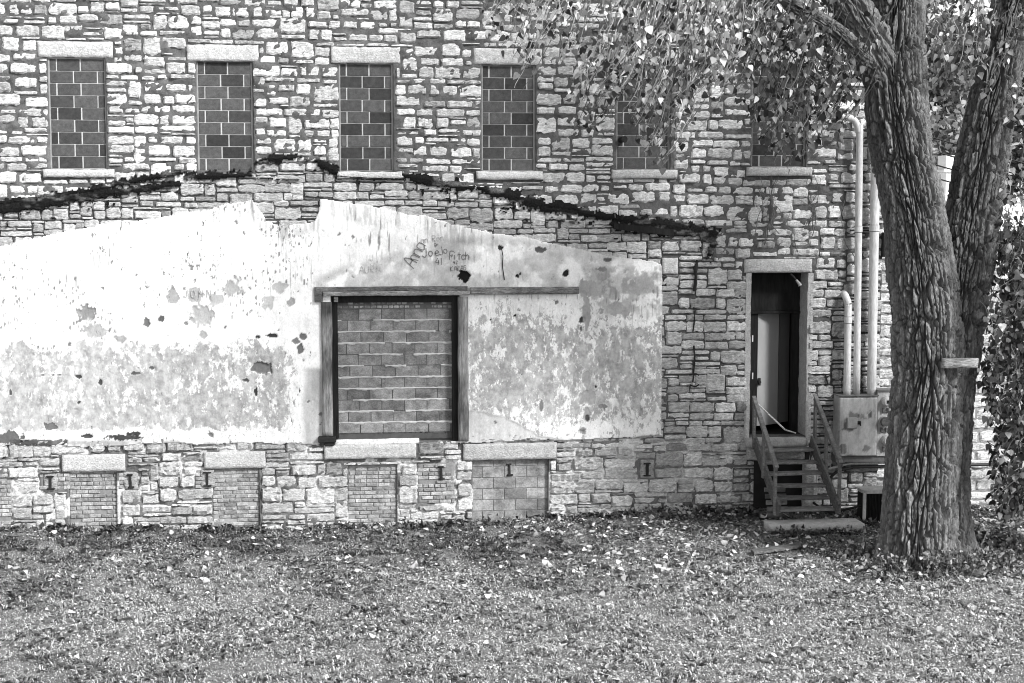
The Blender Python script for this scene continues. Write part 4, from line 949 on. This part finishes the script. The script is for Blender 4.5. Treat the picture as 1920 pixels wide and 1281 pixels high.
# ------------------------------------------------------------------ cottonwood tree
TY = -4.2
tb = P(1745, 1035, TY)
tree = empty('cottonwood_tree', (tb[0], TY, 0), 'big two-stemmed cottonwood with deeply furrowed bark in front of the building', 'tree')
def bark_tube(name, path, rad, ncell, seed, nth, step, depth=.06, flare=False, shade=1.0, parent=tree):
    path = np.asarray(path, float); L_ = np.concatenate([[0], np.cumsum(np.linalg.norm(np.diff(path, axis=0), axis=1))])
    n = int(L_[-1]/step); s = np.linspace(0, L_[-1], n)
    k = np.ones(9)/9
    pp = np.stack([np.interp(s, L_, path[:, i]) for i in range(3)], 1); rr_ = np.interp(s, L_, rad)
    m = max(3, int(.5/step)); ker = np.hanning(m+2)[1:-1]; ker /= ker.sum()
    pad = lambda a: np.convolve(np.concatenate([np.full(m, a[0])+np.arange(-m, 0)*(a[1]-a[0]), a, np.full(m, a[-1])+np.arange(1, m+1)*(a[-1]-a[-2])]), ker, 'same')[m:-m]
    pp = np.stack([pad(pp[:, i]) for i in range(3)], 1); rr_ = pad(rr_)
    t, e1, e2 = frames(pp); th = np.linspace(0, 2*math.pi, nth, endpoint=False)
    TH, S = np.meshgrid(th, s); cellw = 2*math.pi*rr_.mean()/ncell
    uu = TH/(2*math.pi)*ncell
    c0, s0 = np.cos(TH), np.sin(TH)
    wrp = 1.5*(fbm(c0*1.6+S*.55+seed, s0*1.6+S*.35, 3, seed)-.5)+.55*(fbm(c0*5+S*2.2, s0*5+S*1.4+seed, 2, seed+2)-.5)
    asp = 11.0
    f1, f2, idv = voro(uu+wrp*1.15, S/(cellw*asp)+.5*(fbm(c0*3+seed, s0*3, 2, seed+4)-.5), seed+6, ncell)
    f1b, f2b, idb = voro(uu*2+wrp*3.2, S/(cellw*2.2)+.3*c0, seed+16, ncell*2)
    hc = np.mod(S/(.32+.45*idv)+idv*9.7+.25*(fbm(uu*1.3, S*6, 2, seed+50)-.5), 1.0); crack = sst(.0, .045, np.minimum(hc, 1-hc))
    e = f2-f1; pl = sst(.02, .26, e)*(.45+.55*crack); pb = sst(.0, .20, f2b-f1b)
    fine = fbm(uu*3.0, S*14, 3, seed+21)
    d = depth*(pl*(.72+.5*idv)-.85)*1.25+.026*pl*(pb-.6)+.034*(fine-.5)+.04*(fbm(c0*1.4+S*.8, s0*1.4+seed, 2, seed+30)-.5)
    R_ = rr_[:, None]+d
    if flare:
        zz = pp[:, 2][:, None]; R_ = R_+rr_[:, None]*(.09+.11*np.cos(TH*5+1.0)+.07*np.cos(TH*9+2))*np.exp(-np.clip(zz, 0, 9)/.35)
    V = pp[:, None]+R_[..., None]*(c0[..., None]*e1[:, None]+s0[..., None]*e2[:, None])
    id_ = np.arange(n*nth).reshape(n, nth); nx_ = np.roll(id_, -1, 1)
    F = np.stack([id_[:-1], nx_[:-1], nx_[1:], id_[1:]], -1).reshape(-1, 4)
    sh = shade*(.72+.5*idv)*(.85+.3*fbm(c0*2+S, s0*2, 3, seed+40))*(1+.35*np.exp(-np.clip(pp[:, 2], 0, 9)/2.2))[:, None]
    return mk(name, V, F, M_BARK, parent, sh, True)
def stem(rows, Y):
    pth, rad = [], []
    for (y, xl, xr) in rows[::-1]:
        yv = Y if not callable(Y) else Y(y); a, b = P(xl, y, yv), P(xr, y, yv); pth.append((a+b)/2); rad.append((b[0]-a[0])/2*.955)
    return np.array(pth), np.array(rad)
Lr = [(-420,1600,1665),(-200,1630,1700),(0,1641,1726),(60,1632,1727),(100,1622,1729),(200,1625,1735),(300,1642,1748),(400,1662,1766),(500,1669,1784),(600,1676,1797),(700,1680,1800),(800,1671,1798),(900,1662,1792),(1000,1656,1788),(1060,1650,1785)]
Rr = [(-420,1960,2010),(-200,1915,1975),(0,1868,1938),(100,1844,1915),(200,1820,1897),(300,1796,1886),(400,1777,1870),(500,1764,1858),(600,1748,1842),(700,1732,1826),(800,1727,1817),(900,1724,1814),(1000,1720,1818),(1055,1712,1826)]
pL, rL = stem(Lr, TY); pR, rR = stem(Rr, lambda y: TY+.22)
pL[0][2] = -.12; pR[0][2] = -.12
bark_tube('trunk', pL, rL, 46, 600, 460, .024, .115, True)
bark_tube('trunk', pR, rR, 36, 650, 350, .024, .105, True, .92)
b0 = P(1662, 135, TY); LIMB = np.array([b0+[.12,0,-.25], P(1640,92,TY-.10), P(1616,48,TY-.2), P(1588,2,TY-.35), P(1550,-60,TY-.6), P(1470,-130,TY-1.0), P(1300,-200,TY-1.5)])
bark_tube('limb', LIMB, [.36,.33,.29,.27,.24,.19,.10], 13, 700, 160, .03, .05, shade=.95)
LIMB2 = np.array([P(1640,128,TY-.10), P(1600,88,TY-.40), P(1566,54,TY-.55), P(1515,22,TY-.8), P(1460,-6,TY-1.1), P(1370,-40,TY-1.5)])
bark_tube('limb', LIMB2, [.17,.115,.10,.09,.08,.05], 12, 720, 90, .035, .028, shade=.85)
# cut stub on the left stem
c = P(1738, 287, TY-.25); bark_tube('branch_stub', [c+[-.1,.1,0], c+[.05,-.02,.0], c+[.16,-.05,.035]], [.05,.04,.035], 8, 740, 40, .02, .008, shade=1.8)

# foliage: drooping twigs carrying heart-shaped leaves
LT = np.array([(0,0,0),(.22,-.04,.03),(.47,.10,.07),(.44,.36,.07),(.22,.72,.04),(0,1.02,-.02),(-.22,.72,.04),(-.44,.36,.07),(-.47,.10,.07),(-.22,-.04,.03)])
LF = np.array([[0,1,2,3,4,5],[0,5,6,7,8,9]])
def leaf_mesh(name, pos, tip, size, shade, m, parent, kind=None, flat=1.0, seed=0):
    r = np.random.default_rng(seed); N = len(pos); tip = tip/(np.linalg.norm(tip, axis=1)[:, None]+1e-9)
    a = r.normal(size=(N, 3)); a -= (a*tip).sum(1)[:, None]*tip; a /= np.linalg.norm(a, axis=1)[:, None]+1e-9; nrm = np.cross(a, tip)
    curl = r.uniform(-1.5, 3.0, (N, 1))*flat
    T = LT[None]*np.ones((N, 1, 1)); T[..., 2] = T[..., 2]*curl+(T[..., 1]**2)*r.uniform(-.25, .25, (N, 1))*flat
    T[..., 0] *= r.uniform(.75, 1.1, (N, 1))
    V = pos[:, None]+size[:, None, None]*(T[..., :1]*a[:, None]+T[..., 1:2]*tip[:, None]+T[..., 2:]*nrm[:, None])
    F = (LF[None]+np.arange(N)[:, None, None]*10).reshape(-1, 6)
    return mk(name, V, F, m, parent, np.repeat(shade, 10), False, kind=kind)
def sprays(ends, seed, lift=(.5, 1.5), side=(.1, .8), nl=(7, 15), tone=None, spread=.10, tws=(.6, 3.0)):
    r = np.random.default_rng(seed); tw = MB(); pos, tip, sz, sh = [], [], [], []
    for q, e in enumerate(ends):
        e = np.asarray(e, float); L_ = r.uniform(*lift); s = e+[r.uniform(*side)*L_, r.normal(0, .25), L_]
        mid = (s+e)/2+[r.uniform(0, .25)*L_, r.normal(0, .08), r.uniform(.0, .22)*L_]
        pth = smooth_path([s, mid, e], 12); pth[:, 0] += .014*np.sin(np.arange(12)*1.1+q); tw.add(*tube(pth, np.linspace(.008, .0035, 12), 4, False), r.uniform(*tws))
        n = r.integers(*nl)
        for k in range(n):
            t = r.beta(2.2, 1.1)*11; i = min(int(t), 10); p = pth[i]+(pth[i+1]-pth[i])*(t-i)
            dv = r.normal(size=3)*[1, 1, .6]; dv /= np.linalg.norm(dv); pe = p+dv*r.uniform(.03, spread)+[0, 0, -.02]
            if r.random() < .35: tw.add(*tube([p, pe], [.0035, .0025], 3, False), r.uniform(1.5, 4))
            pos.append(pe); tip.append(dv*r.uniform(.2, 1.0)+np.array([0, 0, -r.uniform(.3, 1.4)])); sz.append(r.uniform(.062, .125)); sh.append(tone(pe, r))
    return np.array(pos), np.array(tip), np.array(sz), np.array(sh), tw
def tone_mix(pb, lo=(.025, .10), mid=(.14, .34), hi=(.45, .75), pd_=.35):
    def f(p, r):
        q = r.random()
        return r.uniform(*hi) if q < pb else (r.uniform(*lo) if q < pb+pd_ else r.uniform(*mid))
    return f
ENVX = [890,915,940,975,1000,1030,1060,1090,1130,1150,1180,1210,1245,1265,1290,1330,1370,1400,1430,1480,1510,1560,1590,1620]
ENVY = [40,75,120,170,120,95,160,238,235,160,225,300,315,240,190,175,165,225,300,305,285,255,190,120]
r = np.random.default_rng(77); light, dark = [], []
while len(light)+len(dark) < 500:
    x = r.uniform(900, 1600); dens = np.interp(x, [900, 1000, 1060, 1150, 1300, 1600], [.25, .32, .55, 1, 1, .95])
    if r.random() > dens or (x > 1400 and r.random() < .25): continue
    y = np.interp(x, ENVX, ENVY)*(1-r.random()**1.25*1.0)-r.uniform(0, 30); Y = TY-r.uniform(-.9, 2.2)
    if x > 1440 and y < 150 and r.random() < .6: Y = TY+r.uniform(.35, 1.8)
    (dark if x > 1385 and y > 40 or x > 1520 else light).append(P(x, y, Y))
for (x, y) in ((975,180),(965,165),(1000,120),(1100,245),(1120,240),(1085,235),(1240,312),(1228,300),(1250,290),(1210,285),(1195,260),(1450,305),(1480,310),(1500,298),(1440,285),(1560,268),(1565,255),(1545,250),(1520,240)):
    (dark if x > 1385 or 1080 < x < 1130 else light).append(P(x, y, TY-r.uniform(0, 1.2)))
twigs = MB(); LP = [[], [], [], []]
def addf(res):
    for k in range(4): LP[k].append(res[k])
    twigs.V += res[4].V; twigs.S += res[4].S; twigs.F += [[i+twigs.n for i in f] for f in res[4].F]; twigs.n += res[4].n
addf(sprays(light, 11, (.5, 1.5), (.0, .7), (5, 11), tone_mix(.34, pd_=.38)))
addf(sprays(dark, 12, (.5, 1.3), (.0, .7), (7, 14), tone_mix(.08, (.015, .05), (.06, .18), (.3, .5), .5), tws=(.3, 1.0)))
# right hand side: leaves between and beyond the stems, hanging to the ground in front of the wing
ends = []
for k in range(46): ends.append(P(r.uniform(1738, 1850), r.uniform(-10, 190), TY+r.uniform(-.6, 1.2)))
for k in range(70): y = r.uniform(-20, 470); ends.append(P(r.uniform(np.interp(y, [0,100,200,300,400,470], [1800,1830,1880,1872,1885,1880]), 2080), y, TY-r.uniform(.0, 1.6)))
addf(sprays(ends, 13, (.3, .9), (-.3, .5), (6, 13), tone_mix(.22)))
ends = []
for k in range(1000):
    y = r.uniform(430, 965); xl = np.interp(y, [430,520,600,690,760,830,900,965], [1872,1862,1862,1836,1846,1858,1852,1868])
    ends.append(P(xl+r.random()**.9*(2110-xl), y, TY-r.uniform(-.9, 1.2)))
addf(sprays(ends, 14, (.3, .9), (.0, .8), (9, 17), tone_mix(.13, (.02, .06), (.08, .24), (.4, .65), .42), tws=(.4, 1.6)))
# the crown above and to the right of the frame
n = 1700; cen = np.array([(13.2,-4.6,14),(16.5,-5.2,13),(10.8,-5.2,13.5),(19,-4.5,10.5),(18.8,-6.5,6.5),(14.5,-3.2,17)]); rad_ = np.array([(3,2.4,2.4),(3,2.6,3),(2.4,2,1.9),(2.6,2.4,3),(1.9,2,3),(3,2.6,2.5)])
ci = r.integers(0, len(cen), n); dv = r.normal(size=(n, 3)); dv /= np.linalg.norm(dv, axis=1)[:, None]; cl_ = cen[ci]+dv*rad_[ci]*(r.random((n, 1))**.4)
qx, qy = PX(cl_[:, 0], cl_[:, 1], cl_[:, 2]); okc = (qy < -25) | (qx > 1960); cl_ = cl_[okc]; n = len(cl_)
LP[0].append(cl_); LP[1].append(r.normal(size=(n, 3))+[0, 0, -.8]); LP[2].append(r.uniform(.10, .17, n)); LP[3].append(r.uniform(.05, .3, n))
for e in cen:      # boughs carrying the outer crown
    for q in range(3):
        s = pL[-1] if e[0] < 15 else pR[-1]; s = s-[0, 0, r.uniform(.3, 2.0)]; g = e+r.normal(size=3)*.9
        twigs.add(*tube(smooth_path([s, (s+g)/2+[0, 0, .5], g], 14), np.linspace(.13, .03, 14), 7, False), .9)
LP = [np.concatenate(a) for a in LP]
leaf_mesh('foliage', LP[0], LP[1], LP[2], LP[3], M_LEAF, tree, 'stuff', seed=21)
twigs.build('twigs', M_TWIG, tree, kind='stuff')
# board nailed across the trunk
bd = slab('nailed_board', rect(1768, 672, 1834, 690, TY-.66), TY-.68, TY-.60, None, M_WOODH, 1.7, .012, 751); tag(bd, 'short pale board nailed across the furrowed tree trunk', 'board')

# ------------------------------------------------------------------ trees beyond the wing
def far_tree(x, y, h, rx, rz, seed, label, nleaf=17000, tn=(.06, .42)):
    r = np.random.default_rng(seed); t = empty('background_tree', (x, y, 0), label, 'tree', 'trees beyond the low wing')
    b = MB(); b.add(*tube(smooth_path([(x, y, -.1), (x+.1, y, h*.35), (x-.1, y, h*.7)], 10), np.linspace(.3, .1, 10), 9)); 
    for k in range(7): a = k*.9; b.add(*tube(smooth_path([(x, y, h*(.25+.05*k)), (x+math.cos(a)*rx*.4, y+math.sin(a)*rx*.4, h*(.4+.05*k)), (x+math.cos(a)*rx*.8, y+math.sin(a)*rx*.8, h*(.5+.05*k))], 7), np.linspace(.12, .03, 7), 6))
    b.build('trunk', M_TWIG, t)
    nc = 70; cc = r.normal(size=(nc, 3)); cc /= np.linalg.norm(cc, axis=1)[:, None]; cc = np.array([x, y, h-rz])+cc*[rx, rx, rz]*(r.random((nc, 1))**.35); ct = r.uniform(.6, 1.3, nc)
    ci = r.integers(0, nc, nleaf); pos = cc[ci]+r.normal(size=(nleaf, 3))*rx*.14
    leaf_mesh('crown', pos, r.normal(size=(nleaf, 3))+[0, 0, -.3], r.uniform(.12, .24, nleaf), r.uniform(*tn, nleaf)*ct[ci], M_HILL, t, 'stuff', seed=seed+1)
far_tree(20.5, 16, 12.5, 3.4, 5.4, 801, 'bushy pale tree seen between the two cottonwood stems behind the wing')
far_tree(25.5, 19, 13.0, 3.8, 6.0, 811, 'taller tree right of the cottonwood, partly behind its right stem')
far_tree(16.8, 21, 8.0, 2.6, 3.6, 821, 'small rounded tree showing beside the left cottonwood stem')

# ------------------------------------------------------------------ lawn, fallen leaves, weeds
def lawn_pts(n, r, x=(-3.5, 18.5), y=(-12.5, -.02)):
    return r.uniform(*x, n), r.uniform(*y, n)
r = np.random.default_rng(91)
def blades(n, seed, hgt, wid, tone, xy=None):
    r = np.random.default_rng(seed); x, y = lawn_pts(n, r) if xy is None else xy; n = len(x); z = ground_z(x, y)-.004
    cl = fbm(x*1.6, y*1.6, 3, 901); den = fbm(x*.6+4, y*.6, 3, 902)
    tf = sst(.38, .62, fbm(x*3.2, y*3.2, 3, 903)); outward_tone = .72+.95*sst(.6, 6.5, -y+1.2*(den-.5)*4); hb = .45+1.1*tf  # blade colour goes from darker by the wall to paler further out
    a = r.uniform(0, 2*math.pi, n); ln = r.uniform(.3, 1.25, n); hh = r.uniform(*hgt, n)*(.5+.6*cl)*hb; ww = r.uniform(*wid, n)
    dx, dy = np.cos(a), np.sin(a); sx, sy = -dy, dx
    base = np.stack([x, y, z], 1); sd_ = np.stack([sx*ww, sy*ww, 0*x], 1)/2
    m = base+np.stack([dx*hh*ln*.35, dy*hh*ln*.35, hh*.65], 1); tp = base+np.stack([dx*hh*ln, dy*hh*ln, hh*(1-.38*ln)], 1)
    V = np.stack([base-sd_*.7, base+sd_*.7, m+sd_, tp, m-sd_], 1); F = (np.arange(5)[None]+np.arange(n)[:, None]*5)
    sh = tone(r, n)*(.55+.75*den)*outward_tone
    return V.reshape(-1, 3), F, np.repeat(np.clip(sh, .03, .87), 5)
def t_grass(r, n): return np.where(r.random(n) < .2, r.uniform(.66, .87, n), r.uniform(.10, .75, n))
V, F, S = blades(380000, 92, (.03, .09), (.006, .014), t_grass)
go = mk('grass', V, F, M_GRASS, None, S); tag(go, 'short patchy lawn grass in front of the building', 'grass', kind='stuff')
# broad-leaved weeds in the turf
n = 70000; x, y = lawn_pts(n, r); z = ground_z(x, y)+r.uniform(.015, .06, n)
patch = fbm(x*.45, y*.45, 3, 911); kp_ = r.random(n) < sst(.40, .60, patch+.14*np.clip((-y-3)/8, 0, 1)-.02); x, y, z = x[kp_], y[kp_], z[kp_]; n = len(x)
tp = np.stack([r.normal(size=n), r.normal(size=n), r.uniform(-.3, .6, n)], 1); tp /= np.linalg.norm(tp, axis=1)[:, None]; sd_ = np.cross(tp, np.array([0, 0, 1.])+r.normal(size=(n, 3))*.35); sd_ /= np.linalg.norm(sd_, axis=1)[:, None]
s = r.uniform(.018, .045, n)[:, None]; c = np.stack([x, y, z], 1)
V = np.stack([c, c+tp*s*.35+sd_*s*.42, c+tp*s*.8+sd_*s*.35, c+tp*s*1.05, c+tp*s*.8-sd_*s*.35, c+tp*s*.35-sd_*s*.42], 1).reshape(-1, 3)
F = np.arange(n*6).reshape(n, 6); S = np.repeat(np.where(r.random(n) < .24, r.uniform(.7, .87, n), r.uniform(.15, .8, n)), 6)
wo_ = mk('clover', V, F, M_GRASS, None, S); tag(wo_, 'low broad-leaved weeds spread through the lawn', 'weeds', kind='stuff')
# fallen leaves
n = 9000; x = r.uniform(-3, 18, n); y = -r.beta(1.25, 1.5, n)*11.5-.15
kp_ = r.random(n) < (.22+.78*sst(4, 12, x+1.5*(fbm(x*.5, y*.5, 2, 921)-.5)*4))*sst(.30, .6, fbm(x*.9, y*.9, 3, 922)+.12)*(1-.86*sst(3.8, 7.0, -y)); x, y = x[kp_], y[kp_]; n = len(x)
pos = np.stack([x, y, ground_z(x, y)+r.uniform(.03, .085, n)], 1); tp = np.stack([r.normal(size=n), r.normal(size=n), r.normal(0, .28, n)], 1)
sh = np.where(r.random(n) < .5, r.uniform(.38, .66, n), np.where(r.random(n) < .3, r.uniform(.05, .14, n), r.uniform(.2, .42, n)))
# leaves lie flat: build with their normals mostly upward
def flat_leaves(name, pos, tip, size, shade, m, seed):
    r = np.random.default_rng(seed); N = len(pos); tip = tip/np.linalg.norm(tip, axis=1)[:, None]; up = np.array([0, 0, 1.])+r.normal(size=(N, 3))*.38
    a = np.cross(tip, up); a /= np.linalg.norm(a, axis=1)[:, None]; nrm = np.cross(a, tip); T = LT[None]*np.ones((N, 1, 1)); T[..., 2] = T[..., 2]*r.uniform(-2, 4, (N, 1))+T[..., 1]**2*r.uniform(-.3, .4, (N, 1)); T[..., 0] *= r.uniform(.6, 1.1, (N, 1))
    V = pos[:, None]+size[:, None, None]*(T[..., :1]*a[:, None]+T[..., 1:2]*tip[:, None]+T[..., 2:]*nrm[:, None])
    return mk(name, V, (LF[None]+np.arange(N)[:, None, None]*10).reshape(-1, 6), m, None, np.repeat(shade, 10), False)
fo_ = flat_leaves('fallen_leaves', pos, tp, r.uniform(.055, .115, n), sh, M_FALLEN, 93); tag(fo_, 'scattered fallen cottonwood leaves lying on the lawn', 'fallen leaves', kind='stuff')
# taller weeds along the foot of the wall, round the tree and the pad
wx, wy = [], []
for (x0, x1, y0, y1, k) in ((-2, 12.3, -.5, -.03, 2600), (10.6, 12.4, -.9, -.05, 1300), (12.6, 16.2, -4.6-.75, -3.3, 3800), (12.3, 13.9, -2.3, -1.9, 900), (14.6, 18.5, -3.6, -.3, 2600), (13.5, 14.3, -1.7, -1.3, 400)):
    wx.append(r.uniform(x0, x1, k)); wy.append(r.uniform(y0, y1, k))
wx, wy = np.concatenate(wx), np.concatenate(wy)
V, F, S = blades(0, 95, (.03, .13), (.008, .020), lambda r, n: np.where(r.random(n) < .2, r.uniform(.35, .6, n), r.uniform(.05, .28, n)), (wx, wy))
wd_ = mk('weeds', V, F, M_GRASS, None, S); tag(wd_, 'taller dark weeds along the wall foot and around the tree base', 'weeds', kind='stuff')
n = 1800; k = r.integers(0, len(wx), n); pos = np.stack([wx[k], wy[k], ground_z(wx[k], wy[k])+r.uniform(.02, .13, n)], 1)
lw = leaf_mesh('wall_foot_plants', pos, r.normal(size=(n, 3))+[0, 0, .4], r.uniform(.04, .09, n), np.where(r.random(n) < .2, r.uniform(.3, .55, n), r.uniform(.03, .16, n)), M_LEAF, None, 'stuff', seed=97); tag(lw, 'small leafy plants along the foot of the wall and trunk', 'plants', kind='stuff')
# leafy sprouts round the foot of the tree
spx, spr = MB(), [[], [], []]
for k in range(150):
    a = r.uniform(-2.9, -.2); rr0 = r.uniform(.66, 1.15); c = np.array([tb[0]+math.cos(a)*rr0*1.15, TY+.1+math.sin(a)*rr0, 0]); c[2] = float(ground_z(c[0], c[1])); hh = r.uniform(.10, .42)*(1.2-.5*abs(math.cos(a)))
    tp_ = c+[r.normal(0, .07), r.normal(0, .07), hh]; spx.add(*tube([c, (c+tp_)/2+[.01, 0, 0], tp_], [.006, .005, .003], 4, False), 1.2)
    for q in range(int(5+hh*26)):
        spr[0].append(c+(tp_-c)*r.uniform(.15, 1)+r.normal(size=3)*.035); spr[1].append(r.normal(size=3)+[0, 0, .1]); spr[2].append(r.uniform(.3, .55) if r.random() < .22 else r.uniform(.05, .22))
spo = leaf_mesh('trunk_sprouts', np.array(spr[0]), np.array(spr[1]), r.uniform(.035, .08, len(spr[0])), np.array(spr[2]), M_LEAF, None, 'stuff', seed=98); tag(spo, 'leafy sprouts and weeds crowding the foot of the cottonwood trunk', 'plants', kind='stuff')
sps = spx.build('sprout_stems', M_TWIG, spo, kind='stuff')
# fallen branches
def branch(pts, r0, label, sh=2.4):
    p = smooth_path([P_ground(*q) for q in pts], 18); p[:, 2] += r0+.02+.03*np.sin(np.arange(18)*.7)
    b = MB(); b.add(*tube(p, np.linspace(r0, r0*.45, 18)*(1+.25*np.sin(np.arange(18)*2.1)), 7), sh); q = p[9]; d = p[10]-p[8]; d /= np.linalg.norm(d)
    b.add(*tube([q, q+d*.12+[.0, -.06, .08], q+d*.24+[.0, -.10, .12]], [r0*.5, r0*.4, r0*.2], 5), sh); o = b.build('fallen_branch', M_TWIG, loc=p[0]); tag(o, label, 'branch', 'fallen branches around the cottonwood')
def P_ground(px, py):
    d = _F+_R*((px-960)/FPX)-_U*((py-640.5)/FPX); return CAM+(0-CAM[2])/d[2]*d
branch([(1641,1076),(1665,1066),(1690,1064),(1715,1068)], .035, 'pale thick fallen branch left of the trunk on the grass', 3.2)
branch([(1700,1075),(1735,1070),(1760,1060)], .02, 'thin fallen branch in front of the trunk on the grass', 2.2)
branch([(1828,1036),(1840,1027),(1848,1018)], .022, 'forked pale stick leaning out right of the trunk foot', 3.6)
branch([(1880,992),(1905,988),(1950,983)], .03, 'dark fallen branch at the right edge beyond the trunk', 1.0)
branch([(1876,1063),(1895,1072),(1915,1080)], .016, 'straight thin twig on the grass at the right edge', 3.0)
branch([(88,1012),(60,1013),(10,1014)], .012, 'thin grey stick lying in the grass at far left', 1.2)
# weathered plank lying on the lawn
a = [P_ground(*q) for q in ((1408,1038),(1500,1026),(1502,1031),(1414,1044))]; V = np.array([q+[0,0,.075] for q in a]+[q+[0,0,.03] for q in a])
pk = mk('weathered_plank', V-V[0], [[3,2,1,0],[4,5,6,7],[0,1,5,4],[1,2,6,5],[2,3,7,6],[3,0,4,7]], M_WOODH, None, np.full(8, .7), False, V[0]); tag(pk, 'dark weathered plank half buried in the lawn before the stairs', 'plank')
# thin dead vine stems on the wall between the blocked windows and the door
vb = MB()
for k in range(9):
    x = r.uniform(1395, 1600); y = r.uniform(430, 500); pth = []
    for q in range(8): pth.append(P(x, y, -.075)); x += r.normal(0, 7); y -= r.uniform(10, 26)
    vb.add(*tube(smooth_path(pth, 22), np.linspace(.008, .004, 22), 4, False), r.uniform(.5, 1.6))
    q = pth[3]; vb.add(*tube([q, q+[r.normal(0, .2), 0, .15], q+[r.normal(0, .4), 0, .3]], .004, 4, False), 1.2)
vo = vb.build('dead_vine', M_TWIG); tag(vo, 'thin dead vine stems clinging to the wall above the door', 'vine')
# pipe poking out of the blocked window behind the leaves
c = P(1166, 262, 0); b = MB(); b.add(*tube([c+[0, .1, 0], c+[-.0, -.10, 0], c+[.02, -.16, 0]], [.055, .055, .06], 14)); b.build('vent_pipe', M_IRON, bld)
